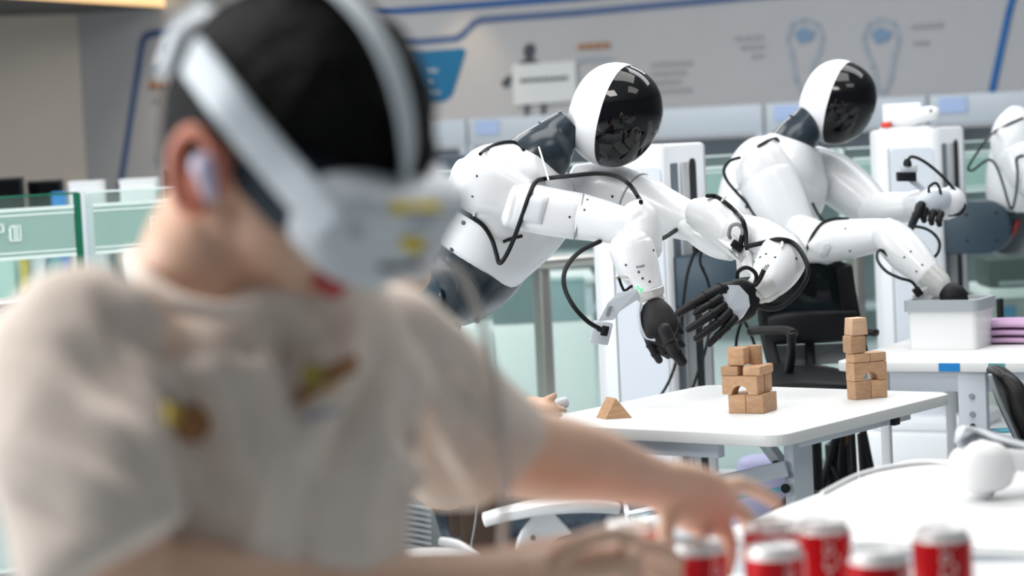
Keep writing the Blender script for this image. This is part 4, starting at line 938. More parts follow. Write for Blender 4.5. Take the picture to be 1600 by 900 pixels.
for k in range(5):
    a = math.radians(10 + 72 * k); d_ = V((math.cos(a), math.sin(a), 0))
    l_ = part('star_leg', loft([(V((cb_.x, cb_.y, 0.12)), 0.02, 0.018), (V((cb_.x, cb_.y, 0.085)) + d_ * 0.27, 0.013, 0.012)], n=10, sub=1), M_alu, lch)
    part('caster', lathe(V((cb_.x, cb_.y, 0.026)) + d_ * 0.275 - d_.cross(ZZ) * 0.02, d_.cross(ZZ), [(0, 0.018), (0.004, 0.025), (0.036, 0.025), (0.04, 0.018)], 14), M_black, l_)

# white task chair of the seated person, and the mesh-backed one before it
def star_base(rt, c, z, m, a0=30):
    part('gas_column', lathe(V((c.x, c.y, 0.08)), ZZ, [(0, 0.03), (z - 0.1, 0.025)], 14), m, rt)
    for k in range(5):
        a = math.radians(a0 + 72 * k); d_ = V((math.cos(a), math.sin(a), 0))
        l_ = part('star_leg', loft([(V((c.x, c.y, 0.12)), 0.02, 0.018), (V((c.x, c.y, 0.085)) + d_ * 0.25, 0.013, 0.012)], n=10, sub=1), m, rt)
        part('caster', lathe(V((c.x, c.y, 0.026)) + d_ * 0.255 - d_.cross(ZZ) * 0.02, d_.cross(ZZ), [(0, 0.018), (0.004, 0.025), (0.036, 0.025), (0.04, 0.018)], 14), M_black, l_)
M_gfab = mat('grey_fabric', (0.25, 0.27, 0.29), 0.9)
c_ = P(790, 900, 4.84); c_.z = 0
wch = root('white_armchair', c_, 'white armchair of the seated person, its pale armrest showing below the man\'s forearm', 'chair')
for yo in (0, 0.56):
    part('armrest', loft([S(757, 812, 4.55 + yo, 10, 24), S(790, 803, 4.55 + yo, 10, 30), S(850, 792, 4.55 + yo, 11, 32), S(915, 788, 4.56 + yo, 11, 30), S(960, 792, 4.58 + yo, 9, 22)] if yo == 0 else [(p[0] + V((0, 0.56, 0)), p[1], p[2]) for p in (S(757, 812, 4.55, 10, 24), S(850, 792, 4.55, 11, 32), S(960, 792, 4.58, 9, 22))], ref=(0, 1, 0), n=20, ex=4, cap=0.3), M_plastic, wch)
    part('armrest_post', loft([(p[0] + V((0, yo, 0)), p[1], p[2]) for p in (S(868, 806, 4.56, 38, 14), S(850, 824, 4.56, 26, 13), S(832, 850, 4.56, 26, 12), S(822, 900, 4.56, 24, 12), S(815, 950, 4.56, 20, 12))], n=18, ex=4, cap=0.1), M_plastic, wch)
part('bolt', lathe(P(833, 840, 4.54), V((0, -1, 0)), [(0, 0.005), (0.003, 0.005)], 10), M_brown, wch)
sz = 0.46
part('seat', loft([(V((c_.x - 0.22, 4.84, sz)), 0.025, 0.21), (V((c_.x, 4.84, sz)), 0.03, 0.22), (V((c_.x + 0.22, 4.84, sz)), 0.025, 0.21)], n=24, ex=3.2, cap=0.6), M_gfab, wch)
part('backrest', loft([(V((c_.x - 0.30, 4.84, 0.52)), 0.016, 0.18), (V((c_.x - 0.34, 4.84, 0.75)), 0.018, 0.2), (V((c_.x - 0.36, 4.84, 0.95)), 0.014, 0.18)], n=24, ex=3, cap=0.6), M_gfab, wch)
star_base(wch, V((c_.x, 4.84, 0)), sz, M_plastic)
c_ = P(660, 900, 4.25); c_.z = 0
mch = root('mesh_chair', c_, 'empty white chair with ribbed grey mesh back at the man\'s waist', 'chair')
part('armrest', loft([S(614, 872, 4.15, 9, 26), S(650, 869, 4.15, 10, 32), S(700, 868, 4.15, 10, 30), S(742, 872, 4.16, 8, 22)], ref=(0, 1, 0), n=20, ex=4, cap=0.4), M_plastic, mch)
part('armrest_post', loft([S(676, 880, 4.16, 24, 12), S(670, 960, 4.17, 20, 12), S(668, 1020, 4.17, 18, 12)], n=18, ex=4, cap=0.1), M_plastic, mch)
part('arm_link', loft([S(690, 846, 4.3, 7, 8), S(715, 852, 4.28, 8, 8), S(745, 868, 4.24, 6, 8)], n=14, ex=3), M_plastic, mch)
mb = [P(598, 770, 4.22), P(645, 775, 4.28), P(678, 800, 4.34), P(696, 860, 4.36), P(690, 930, 4.36), P(610, 935, 4.22), P(590, 860, 4.18)]
part('mesh_back', prism(mb, V((-0.012, 0.010, 0))), mat('grey_mesh', (0.30, 0.33, 0.34), 0.7), mch, smooth=False)
for k in range(14): part('back_rib', tube([P(604, 790 + 9 * k, 4.205), P(640, 790 + 9 * k, 4.255), P(672, 796 + 9 * k, 4.31)], 0.003, 6, 2), M_boss, mch)
part('seat', loft([(V((c_.x - 0.16, 4.26, 0.46)), 0.025, 0.12), (V((c_.x + 0.02, 4.26, 0.46)), 0.03, 0.14), (V((c_.x + 0.2, 4.26, 0.46)), 0.025, 0.12)], n=24, ex=3.2, cap=0.6), M_gfab, mch)
star_base(mch, V((c_.x + 0.02, 4.26, 0)), 0.46, M_plastic, 10)

# dark brown bag hanging beside the seated person
q0 = P(694, 736, 4.66); q1 = P(786, 736, 4.66); cw_ = (q1 - q0).length; cx_ = (q0.x + q1.x) / 2
cbn = root('leather_bag', V((cx_, 4.69, q0.z - 0.30)), 'dark brown leather bag glimpsed under the man\'s sleeve', 'bag')
part('body', box(V((cx_, 4.69, q0.z - 0.14)), V((1, 0, 0)), V((0, 1, 0)), ZZ, cw_ / 2, 0.03, 0.15, 0.014), M_brown, cbn)
part('flap', box(V((cx_ + 0.012, 4.657, q0.z - 0.10)), V((1, 0, 0)), V((0, 1, 0)), ZZ, cw_ / 2 - 0.014, 0.004, 0.10, 0.003), M_brown, cbn)
part('strap', tube([V((cx_ - 0.04, 4.69, q0.z)), V((cx_ - 0.03, 4.69, q0.z + 0.05)), V((cx_ + 0.03, 4.69, q0.z + 0.05)), V((cx_ + 0.04, 4.69, q0.z))], 0.006, 8), M_brown, cbn)
single('thin_cable', tube([P(*p) for p in ((742, 740, 4.61), (746, 780, 4.60), (742, 820, 4.60), (736, 856, 4.60), (734, 900, 4.60))], 0.0018, 6), M_grey, 'thin grey cable hanging before the dark brown bag', 'cable')
single('hanging_cable', tube([P(*p) for p in ((719, 505, 5.8), (716, 530, 5.8), (714, 570, 5.8), (712, 640, 5.8))], 0.003, 6), M_cable, 'thin black cable hanging below the nearest robot\'s waist', 'cable')
for k, (pts) in enumerate((((1180, 470, 6.5), (1160, 500, 6.5), (1150, 540, 6.5), (1156, 600, 6.5), (1160, 640, 6.5)), ((1092, 380, 6.85), (1076, 420, 6.85), (1068, 470, 6.84), (1062, 540, 6.84), (1048, 590, 6.84), (1028, 625, 6.84)), ((1098, 385, 6.86), (1094, 410, 6.85), (1106, 440, 6.85), (1112, 480, 6.84), (1104, 540, 6.84), (1088, 590, 6.84), (1080, 612, 6.84)), ((1156, 490, 6.6), (1172, 520, 6.6), (1184, 560, 6.6), (1190, 620, 6.6)))):
    single('hanging_cable', tube([P(*p) for p in pts], 0.0042, 8), M_cable, ['black cable hanging just left of the mesh chair', 'black cable looping down the left of the middle robot\'s column', 'black cable hanging over the middle robot\'s dark lift arm', 'second black cable behind the left block tower'][k], 'cable', 'black cables hanging behind the block table')

# things under the block table
ub = PZ(1250, 830, 0.0); ub = P(1250, 770, 6.0); ub.z = 0
bag = root('black_bag', ub, 'black bag on the floor under the block table', 'bag')
part('body', loft([(ub + V((-0.2, 0, 0.17)), 0.10, 0.12), (ub + V((-0.08, 0, 0.2)), 0.17, 0.16), (ub + V((0.1, 0, 0.19)), 0.17, 0.16), (ub + V((0.24, 0.05, 0.15)), 0.12, 0.12)], n=24, ex=2.8, cap=0.5), M_black, bag)
part('handle', tube([ub + V((-0.1, -0.02, 0.35)), ub + V((-0.03, -0.02, 0.42)), ub + V((0.07, -0.02, 0.42)), ub + V((0.13, -0.02, 0.34))], 0.01, 8), M_black, bag)
lb = P(1190, 760, 6.25); lb.z = 0
sb = root('lavender_sack', lb, 'lavender cloth sack standing under the block table', 'sack')
zt = P(1190, 706, 6.25).z
part('body', loft([(lb + ZZ * 0.03, 0.07, 0.06), (lb + ZZ * 0.15, 0.085, 0.07), (lb + ZZ * (zt * 0.7), 0.08, 0.065), (lb + ZZ * (zt - 0.03), 0.06, 0.05)], n=24, ex=2.6, cap=0.5, ref=(0, 1, 0)), M_lav, sb)
part('tie', loft([(lb + ZZ * (zt - 0.06), 0.066, 0.056), (lb + ZZ * (zt - 0.05), 0.066, 0.056)], n=20, sub=1, cap=0.1), M_grey, sb)
# folded black stand with an orange pole behind the table
st = P(1330, 720, 6.75); st.z = 0
tri = root('folding_stand', st, 'black folding stand with an orange pole behind the block table', 'stand')
for a, b in (((1308, 688), (1290, 742)), ((1316, 690), (1310, 770)), ((1330, 680), (1336, 780)), ((1348, 684), (1362, 740)), ((1300, 740), (1330, 775)), ((1345, 690), (1352, 780))):
    pa = P(a[0], a[1] - 12, 6.75); pb_ = P(b[0], b[1], 6.75); t = (pb_ - pa); k = pa.z / max(1e-3, pa.z - pb_.z); k = min(k, 2.2)
    part('strut', tube([pa, pa + t * k], 0.011, 8, 1), M_black, tri)
pa = P(1322, 650, 6.8); part('orange_pole', lathe(V((pa.x, pa.y, 0.02)), ZZ, [(0, 0.016), (pa.z, 0.016)], 12), mat('orange_plastic', (0.7, 0.28, 0.06), 0.5), tri)
pa = P(1306, 650, 6.78); part('white_pole', lathe(V((pa.x, pa.y, 0.02)), ZZ, [(0, 0.018), (0.4, 0.018), (0.4, 0.012), (pa.z, 0.012)], 12), M_white2, tri)
part('hub', lathe(V((pa.x, pa.y, 0.12)), ZZ, [(0, 0.034), (0.32, 0.034), (0.33, 0.02)], 14), M_black, tri)

# ================================================================== PEOPLE
# ---------------------------------------------------------------- the man in front
man_loc = P(345, 1200, 2.08); man_loc.z = 0
man = root('person', man_loc, 'man in beige t-shirt and white headset leaning over red cans in the foreground', 'person')
TF = V((0.6, -0.8, 0)).normalized()
HF, HR, HU = orient(V((0.665, -0.45, -0.595)))
HC = P(468, 222, 2.02)
def hl(f, r, u_): return HC + HF * f + HR * r + HU * u_
def hs2(px, py, r):              # point of the head's side plane r seen at a picture point
    d = ray(px, py); o = HC + HR * r; return CAM + d * ((o - CAM).dot(HR) / d.dot(HR))
def ST(px, py, y, a, b): return (P(px, py, y), a, b)
# shirt: trunk and two sleeves melted into one cloth surface
trunk = loft([ST(330, 1330, 2.05, 0.165, 0.125), ST(338, 1120, 2.06, 0.16, 0.122), ST(345, 900, 2.07, 0.160, 0.122), ST(352, 720, 2.07, 0.168, 0.125), ST(362, 590, 2.07, 0.172, 0.115), ST(366, 520, 2.07, 0.155, 0.100), ST(362, 470, 2.06, 0.125, 0.085), ST(352, 432, 2.05, 0.092, 0.076)], ref=TF, n=40, ex=2.5, cap=0.1)
near_sl = loft([S(190, 505, 1.98, 100, 95), S(110, 560, 1.94, 132, 120), S(110, 650, 1.90, 146, 130), S(128, 740, 1.87, 150, 134), S(160, 835, 1.85, 146, 132), S(178, 872, 1.845, 143, 130)], n=32, cap=0.1)
far_sl = loft([S(520, 505, 2.12, 85, 90), S(610, 545, 2.17, 96, 96), S(680, 605, 2.23, 100, 96), S(724, 668, 2.29, 106, 96), S(760, 712, 2.33, 108, 94)], n=32, cap=0.08)
vs, fs, nr = remesh(join(trunk, near_sl, far_sl), 0.0065, 10)
FOLDS = [(398, 490, 440, 660, 15, .014), (440, 480, 470, 640, 11, -.012), (468, 470, 500, 600, 13, .012), (560, 500, 470, 700, 18, .014), (600, 560, 500, 760, 16, -.014), (330, 560, 400, 800, 22, .012),
         (270, 520, 330, 760, 18, -.012), (610, 600, 560, 880, 22, .012), (420, 650, 380, 880, 20, .010), (480, 700, 470, 900, 18, -.010), (220, 460, 300, 560, 18, .012), (160, 470, 240, 620, 18, -.012),
         (40, 560, 200, 690, 20, .008), (110, 540, 240, 660, 16, -.008), (60, 700, 230, 800, 20, .007), (150, 640, 270, 760, 14, .008), (30, 780, 160, 850, 16, -.007), (640, 560, 720, 720, 18, .012), (690, 580, 770, 650, 16, -.010), (620, 640, 720, 770, 18, -.013), (600, 700, 700, 800, 14, .012)]
out = []
for v, n in zip(vs, nr):                       # soft drapery folds, pulled from the shoulders down to the belly
    q = (v - P(360, 600, 2.0))
    s1 = q.x * 0.75 + q.z * 0.66; s2 = q.x * -0.8 + q.z * 0.5
    f = noise.noise(V((s1 * 5, s2 * 17, q.y * 6))) * 0.009 + noise.noise(V((s1 * 24 + 7, s2 * 8, q.y * 9))) * 0.005 + 0.004 * math.sin(s2 * 52 + 3 * noise.noise(V((s1 * 4, 0, q.z * 5))))
    pxy = PX(v)
    for (x0, y0, x1, y1, w_, a_) in FOLDS:
        dx, dy = x1 - x0, y1 - y0; L2 = dx * dx + dy * dy; t = max(0, min(1, ((pxy[0] - x0) * dx + (pxy[1] - y0) * dy) / L2))
        e = math.hypot(pxy[0] - x0 - dx * t, pxy[1] - y0 - dy * t) / w_
        if e < 3 and n.dot(v - CAM) < 0: f += a_ * math.exp(-e * e) * math.sin(math.pi * (0.12 + 0.76 * t))
    out.append(v + n * f)
shirt = part('t_shirt', (out, fs), M_shirt, man, label='beige short-sleeved t-shirt')
# body: head, neck and arms with hands, one surface
gs = []
gs.append(ellip(hl(-0.012, 0, 0.012), HF, HR, HU, 0.100, 0.076, 0.112))
gs.append(ellip(hl(0.026, 0, -0.064), HF, HR, HU, 0.062, 0.062, 0.070))
gs.append(ellip(hl(0.056, 0, -0.112), HF, HR, HU, 0.030, 0.030, 0.024))
gs.append(ellip(hl(0.072, 0, -0.064), HF, HR, HU, 0.024, 0.028, 0.020))
gs.append(loft([(hl(0.088, 0, 0.0), 0.010, 0.010), (hl(0.108, 0, -0.034), 0.014, 0.016), (hl(0.088, 0, -0.046), 0.010, 0.012)], n=12, sub=3))
for sx in (-1, 1): gs.append(loft([(hl(-0.012, sx * 0.060, -0.055), 0.018, 0.016), (hl(0.025, sx * 0.048, -0.088), 0.017, 0.014), (hl(0.052, sx * 0.022, -0.106), 0.016, 0.014)], n=12, sub=3))
gs.append(loft([(hl(-0.035, 0, -0.035), 0.058, 0.060), (hl(-0.030, 0, -0.085), 0.056, 0.060), (P(330, 400, 2.045), 0.060, 0.064), (P(322, 440, 2.06), 0.058, 0.066), (P(340, 482, 2.085), 0.045, 0.045)], n=28))
# near (right) arm
gs.append(loft([S(170, 800, 1.87, 90, 86), S(185, 880, 1.87, 86, 84), S(215, 935, 1.89, 82, 80)], n=24, sub=4))
gs.append(loft([S(205, 925, 1.88, 84, 80), S(300, 925, 1.92, 84, 80), S(420, 922, 1.98, 76, 74), S(560, 918, 2.05, 60, 60), S(700, 908, 2.13, 48, 52), S(800, 896, 2.20, 42, 50)], n=24))
gs.append(loft([S(790, 897, 2.20, 40, 50), S(850, 884, 2.26, 40, 62), S(915, 872, 2.32, 36, 64), S(960, 868, 2.36, 28, 58)], n=24, ex=2.4))
for pts in ([(940, 868, 2.32), (990, 852, 2.36), (1035, 858, 2.40), (1062, 880, 2.42)], [(945, 866, 2.35), (1000, 860, 2.41), (1045, 876, 2.45), (1060, 905, 2.46)],
            [(945, 874, 2.38), (992, 880, 2.43), (1030, 900, 2.46), (1040, 928, 2.47)], [(935, 880, 2.29), (975, 896, 2.33), (1005, 915, 2.36), (1015, 938, 2.37)],
            [(880, 862, 2.22), (918, 842, 2.24), (958, 834, 2.28), (990, 842, 2.31)]):
    gs.append(loft([(P(*p), r_, r_) for p, r_ in zip(pts, (0.0105, 0.0100, 0.0092, 0.0080))], n=12, sub=4, cap=0.9))
# far (left) arm
gs.append(loft([S(690, 640, 2.26, 74, 68), S(760, 684, 2.32, 78, 68), S(815, 708, 2.38, 76, 66), S(870, 718, 2.44, 71, 62), S(930, 728, 2.50, 61, 55), S(985, 744, 2.56, 48, 46), S(1030, 756, 2.61, 40, 38)], n=28))
gs.append(loft([S(1022, 754, 2.60, 40, 34), S(1062, 768, 2.65, 50, 34), S(1098, 786, 2.69, 54, 32), S(1124, 800, 2.72, 46, 26)], n=24, ex=2.4))
for pts in ([(1112, 766, 2.70), (1150, 758, 2.75), (1184, 768, 2.79), (1214, 786, 2.82)], [(1132, 786, 2.72), (1164, 806, 2.75), (1174, 842, 2.77), (1166, 872, 2.78)],
            [(1118, 806, 2.71), (1136, 834, 2.72), (1140, 868, 2.73), (1132, 898, 2.74)], [(1092, 814, 2.68), (1104, 844, 2.68), (1104, 876, 2.69), (1098, 902, 2.70)],
            [(1052, 792, 2.62), (1040, 828, 2.61), (1046, 862, 2.62), (1060, 886, 2.64)]):
    gs.append(loft([(P(*p), r_, r_) for p, r_ in zip(pts, (0.0115, 0.0108, 0.0100, 0.0086))], n=12, sub=4, cap=0.9))
vs, fs, nr = remesh(join(*gs), 0.0042, 5)
body = part('body', (vs, fs), M_skin, man, label='bare skin of head, neck, arms and hands')
# legs, below the frame: dark trousers under the shirt, standing
def leg(sx):
    L_ = V((0.8, 0.6, 0)); b = V((P(335, 900, 2.06).x, 2.06, 0)) + L_ * sx * 0.09
    return [loft([(b + ZZ * 0.86, 0.10, 0.11), (b + ZZ * 0.48, 0.07, 0.075), (b + ZZ * 0.10, 0.048, 0.055)], ref=TF, n=20), loft([(b + ZZ * 0.05 - TF * 0.05, 0.045, 0.04), (b + ZZ * 0.04 + TF * 0.12, 0.035, 0.04)], n=16, ref=(0, 0, 1))]
hipb = V((P(335, 900, 2.06).x, 2.06, 0.86)); bl = V((0.8, 0.6, 0))
vs, fs, nr = remesh(join(*leg(1), *leg(-1), loft([(hipb - ZZ * 0.06, 0.16, 0.115), (hipb + ZZ * 0.08, 0.155, 0.115)], ref=TF, n=24, sub=1)), 0.012, 5)
part('trousers', (vs, fs), mat('dark_trousers', (0.03, 0.03, 0.04), 0.9), man)
# lips, ears, hair, earbud
part('lips', join(loft([(hl(0.088, -0.020, -0.072), 0.004, 0.004), (hl(0.099, 0, -0.069), 0.008, 0.006), (hl(0.088, 0.020, -0.072), 0.004, 0.004)], n=10), loft([(hl(0.086, -0.018, -0.080), 0.004, 0.004), (hl(0.097, 0, -0.082), 0.008, 0.007), (hl(0.086, 0.018, -0.080), 0.004, 0.004)], n=10)), M_lip, man)
for sx in (1, -1):
    def el(f, r, u_): return hl(f - 0.008, sx * r, u_ - 0.026)
    rim = [el(0.006, .080, -.020), el(0.010, .086, 0.002), el(-0.006, .092, .018), el(-0.028, .094, .016), el(-0.036, .091, -.008), el(-0.026, .086, -.034), el(-0.010, .081, -.048), el(0.002, .078, -.040)]
    ear = part('ear', join(loft([(p, 0.0065, 0.0065) for p in rim], n=10, sub=5), ellip(el(-0.012, .078, -0.014), (HF * .9 + HU * .3).normalized(), HR, HU, 0.020, 0.009, 0.032)), M_ear, man)
    if sx == 1: part('earbud', loft([(hs2(318, 256, 0.096), 0.011, 0.010), (hs2(321, 272, 0.099), 0.009, 0.008), (hs2(330, 308, 0.092), 0.0055, 0.005)], n=16, cap=0.8), M_bud, man, label='lilac white earbud with a stem')
hv = []; hf = []; nu, nv = 56, 30
for i in range(nv + 1):
    p = math.pi * 0.66 * i / nv
    for k in range(nu):
        t = 2 * math.pi * k / nu; df = math.cos(t)
        lim = 0.50 if df > 0.35 else (0.60 if df > -0.2 else 1.0)          # hairline: short at the brow, long at the nape
        lim = 0.56 + 0.44 * max(0, min(1, (0.25 - df) / 0.9))
        a = p * lim / 0.66 * 0.66 if False else p * lim * 1.15
        d_ = HF * (math.sin(a) * math.cos(t) * (0.128 if math.cos(t) > 0 else 0.120)) + HR * (math.sin(a) * math.sin(t) * 0.096) + HU * (math.cos(a) * 0.128)
        pt_ = HC + HF * -0.010 + HU * 0.006 + d_
        k_n = noise.noise(d_ * 38) * 0.004 + noise.noise(d_ * 120) * 0.0015 + 0.002 * math.sin(t * 26 + 3 * noise.noise(d_ * 30)) * math.sin(a)
        hv.append(pt_ + d_.normalized() * k_n)
for i in range(nv):
    for k in range(nu): hf.append((i * nu + k, i * nu + (k + 1) % nu, (i + 1) * nu + (k + 1) % nu, (i + 1) * nu + k))
b0 = nv * nu
inn = [HC + (hv[b0 + k] - HC) * 0.90 for k in range(nu)]
hv += inn
for k in range(nu): hf.append((b0 + k, b0 + (k + 1) % nu, b0 + nu + (k + 1) % nu, b0 + nu + k))
hf.append(tuple(range(nu)))
hair = part('hair', (hv, hf), M_hair, man, label='short black hair')
# badges on the chest
tsh = bvh(shirt)
def badge(pts, m, off, name='badge', parent=None):
    g = patch(tsh, pts, off)
    return part(name, g, m, parent or shirt, smooth=False)
def circ(cx, cy, rx, ry, n=18, a0=0): return [(cx + rx * math.cos(2 * math.pi * k / n), cy + ry * math.sin(2 * math.pi * k / n)) for k in range(n)]
M_bbrown = mat('badge_brown', (0.36, 0.16, 0.05), 0.6); M_byel = mat('badge_yellow', (0.62, 0.47, 0.06), 0.6); M_bolive = mat('badge_olive', (0.34, 0.29, 0.07), 0.6); M_bcream = mat('badge_cream', (0.75, 0.55, 0.36), 0.6)
badge(circ(300, 662, 29, 31), M_bbrown, 0.005)
badge([(254, 632), (272, 630), (276, 660), (258, 664)], M_byel, 0.005); badge(circ(262, 624, 9, 8, 10), M_grey, 0.004)
badge([(286, 650), (308, 646), (310, 656), (288, 660)], M_bcream, 0.007); badge(circ(302, 680, 10, 7, 10), M_bcream, 0.007)
badge([(458, 622), (480, 600), (516, 574), (550, 554), (552, 578), (520, 600), (488, 620), (464, 634)], M_bbrown, 0.005)
badge(circ(490, 590, 17, 20), M_bolive, 0.007); badge(circ(486, 584, 7, 8, 10), M_byel, 0.009); badge(circ(512, 606, 22, 7, 12), M_bcream, 0.0035)
badge([(474, 652), (500, 642), (530, 634), (532, 642), (502, 654), (478, 662)], mat('badge_grey_blue', (0.42, 0.42, 0.50), 0.7), 0.002)
# collar
part('collar', tube([P(*p) for p in ((205, 402, 2.06), (228, 436, 1.985), (275, 470, 1.955), (335, 486, 1.95), (392, 482, 1.965), (420, 462, 1.985))], 0.008, 10), M_shirt, shirt)

# ---------------------------------------------------------------- headset on the man's head
hs_ = root('vr_headset', hl(0.13, 0, -0.02), 'white virtual reality headset worn by the man, with yellow stickers', 'headset')
def vis_ring(f, hr, hu, du=0.0, n=40, ex=3.4, bow=0.0):
    o = []
    for k in range(n):
        t = 2 * math.pi * k / n; c_, s_ = math.cos(t), math.sin(t)
        x = math.copysign(abs(c_) ** (2 / ex), c_) * hr; y = math.copysign(abs(s_) ** (2 / ex), s_) * hu
        nose = -0.016 * max(0, 1 - (x / 0.03) ** 2) if y < 0 and abs(x) < 0.03 else 0
        o.append(hl(f - bow * (x / max(hr, 1e-6)) ** 2, x, y + du - nose))
    return o
def skin_rings(rs):
    n = len(rs[0]); v_ = [p for r in rs for p in r]; f_ = []
    for i in range(len(rs) - 1):
        for k in range(n): f_.append((i * n + k, i * n + (k + 1) % n, (i + 1) * n + (k + 1) % n, (i + 1) * n + k))
    f_.append(tuple(reversed(range(n)))); f_.append(tuple(range((len(rs) - 1) * n, len(rs) * n)))
    return v_, f_
DU = -0.003
vb = part('visor_body', skin_rings([vis_ring(0.098, 0.076, 0.040, DU, bow=0.024), vis_ring(0.106, 0.084, 0.045, DU, bow=0.028), vis_ring(0.138, 0.086, 0.046, DU, bow=0.032), vis_ring(0.152, 0.081, 0.042, DU, bow=0.032), vis_ring(0.158, 0.068, 0.035, DU, bow=0.026), vis_ring(0.160, 0.045, 0.024, DU, bow=0.016)]), M_vr, hs_)
gasket = part('face_gasket', skin_rings([vis_ring(0.056, 0.082, 0.044, DU, bow=0.050), vis_ring(0.078, 0.084, 0.046, DU, bow=0.044), vis_ring(0.104, 0.078, 0.042, DU, bow=0.030)]), M_foam, hs_, label='charcoal face gasket')
vt = bvh(vb)
def vsticker(pts, m, name='sticker', off=0.0015):
    part(name, patch(vt, pts, off), m, vb, smooth=False)
vsticker([(604, 316), (682, 314), (690, 330), (612, 334)], M_yellow)
vsticker(circ(648, 382, 20, 12), M_yellow)
vsticker([(590, 412), (655, 408), (660, 418), (594, 424)], mat('visor_slot', (0.04, 0.03, 0.03), 0.5), 'sensor_slot')
vsticker([(638, 346), (670, 343), (672, 353), (640, 357)], mat('visor_print', (0.38, 0.41, 0.46), 0.6), 'print')
vsticker(circ(556, 362, 11, 11), mat('visor_camera', (0.42, 0.46, 0.52), 0.3), 'tracking_camera')
def band(pts, wid, th, m, name, up, n=12):
    """strap: a flat band along points; up gives the wide direction at each point"""
    return part(name, loft([(p, wid / 2, th / 2) for p in pts], n=16, sub=5, ex=4, ref=up, cap=0.3), m, hs_)
for sx in (1, -1):
    th_ = bvh(hair, body, gasket); q_ = []
    for x, y in ((516, 356), (480, 310), (440, 264), (398, 214), (355, 160), (322, 116), (300, 88)):
        h = hit(th_, x, y); q_.append((h[0] + HR * 0.007 - HC) if h else hs2(x, y, 0.06) - HC)
    rr_ = [d_.dot(HR) for d_ in q_]; rr_[0] = max(rr_[0], 0.084)
    for k in range(1, len(rr_) - 1): rr_[k] = max(rr_[k], (rr_[k - 1] + rr_[k + 1]) / 2)
    q_ = [hs2(x, y, r_) - HC for (x, y), r_ in zip(((516, 356), (480, 310), (440, 264), (398, 214), (355, 160), (322, 116), (300, 88)), rr_)]
    pts = [HC + HF * d_.dot(HF) + HU * d_.dot(HU) + HR * (sx * r_) for d_, r_ in zip(q_, rr_)]
    band(pts, 0.036, 0.008, M_strap, 'side_strap', HR)
bq = hs2(322, 72, 0.0) - HC; bf, bu = bq.dot(HF), bq.dot(HU)
part('back_pad', loft([(hl(bf + 0.010, -0.045, bu), 0.028, 0.014), (hl(bf, 0, bu), 0.036, 0.017), (hl(bf + 0.010, 0.045, bu), 0.028, 0.014)], n=20, ex=2.6, ref=HF, cap=0.7), M_vr, hs_)
part('dial', lathe(hl(bf - 0.012, 0, bu), -HF, [(0, 0.026), (0.012, 0.026), (0.016, 0.020)], 24), M_vr, hs_)
tp = [hl(0.138 * math.cos(math.radians(a)) * 0.955 - 0.008, 0.030 * math.sin(math.radians(min(a + 15, 90))), 0.141 * 0.955 * math.sin(math.radians(a)) + 0.004) for a in (6, 28, 50, 72, 94, 116, 138, 158)]
band(tp, 0.024, 0.006, M_strap, 'top_strap', (HF * 0.01 + HU).normalized())
part('headset_cable', tube([P(*p) for p in ((672, 425, 2.10), (712, 420, 2.14), (745, 480, 2.18), (768, 570, 2.20), (786, 670, 2.22), (790, 760, 2.24), (786, 840, 2.26), (784, 930, 2.28))], 0.0035, 8), mat('pale_cable', (0.60, 0.57, 0.55), 0.5), hs_)

# ---------------------------------------------------------------- seated second person, almost wholly hidden
sp = P(700, 940, 4.84); sp.z = 0
p2 = root('person', sp, 'seated person in jeans hidden behind the man, one hand showing above his arm', 'person')
sx_ = sp.x
bx0 = P(640, 600, 4.84).x
gs = loft([(V((bx0 + 0.06, 4.84, 0.52)), 0.15, 0.11), (V((bx0 + 0.02, 4.84, 0.72)), 0.15, 0.11), (V((bx0 - 0.02, 4.84, 0.93)), 0.17, 0.10), (V((bx0 - 0.03, 4.84, 1.0)), 0.11, 0.08), (V((bx0 - 0.035, 4.84, 1.04)), 0.06, 0.06)], ref=VV, n=28)
gs = join(gs, loft([(V((bx0 - 0.02, 5.0, 0.95)), 0.06, 0.06), (V((bx0 + 0.02, 5.03, 0.80)), 0.055, 0.055), (V((bx0 + 0.08, 5.03, 0.72)), 0.05, 0.05)], n=18))
gs = join(gs, loft([(V((bx0 - 0.02, 4.69, 0.95)), 0.06, 0.06), (V((bx0 - 0.01, 4.655, 0.80)), 0.055, 0.055), (V((bx0 + 0.01, 4.65, 0.72)), 0.05, 0.05)], n=18))
part('top', remesh(gs, 0.012, 4)[:2], mat('dark_grey_top', (0.06, 0.06, 0.07), 0.9), p2)
gs = []
hc2 = V((bx0 - 0.03, 4.84, 1.17))
gs.append(ellip(hc2, V((1, 0, 0)), V((0, 1, 0)), ZZ, 0.090, 0.072, 0.108)); gs.append(loft([(hc2 - ZZ * 0.06, 0.05, 0.05), (hc2 - ZZ * 0.16, 0.055, 0.055)], n=16, sub=2))
gs.append(ellip(hc2 + V((0.09, 0, -0.02)), V((1, 0, 0)), V((0, 1, 0)), ZZ, 0.02, 0.012, 0.02)); gs.append(ellip(hc2 + V((0.04, 0, -0.08)), V((1, 0, 0)), V((0, 1, 0)), ZZ, 0.045, 0.045, 0.04))
gs.append(loft([(V((bx0 + 0.02, 5.03, 0.80)), 0.045, 0.045), (V((bx0 + 0.08, 5.03, 0.72)), 0.042, 0.042), S(770, 690, 5.0, 34, 34), S(822, 652, 4.99, 26, 26), S(838, 640, 4.98, 24, 26)], n=20))
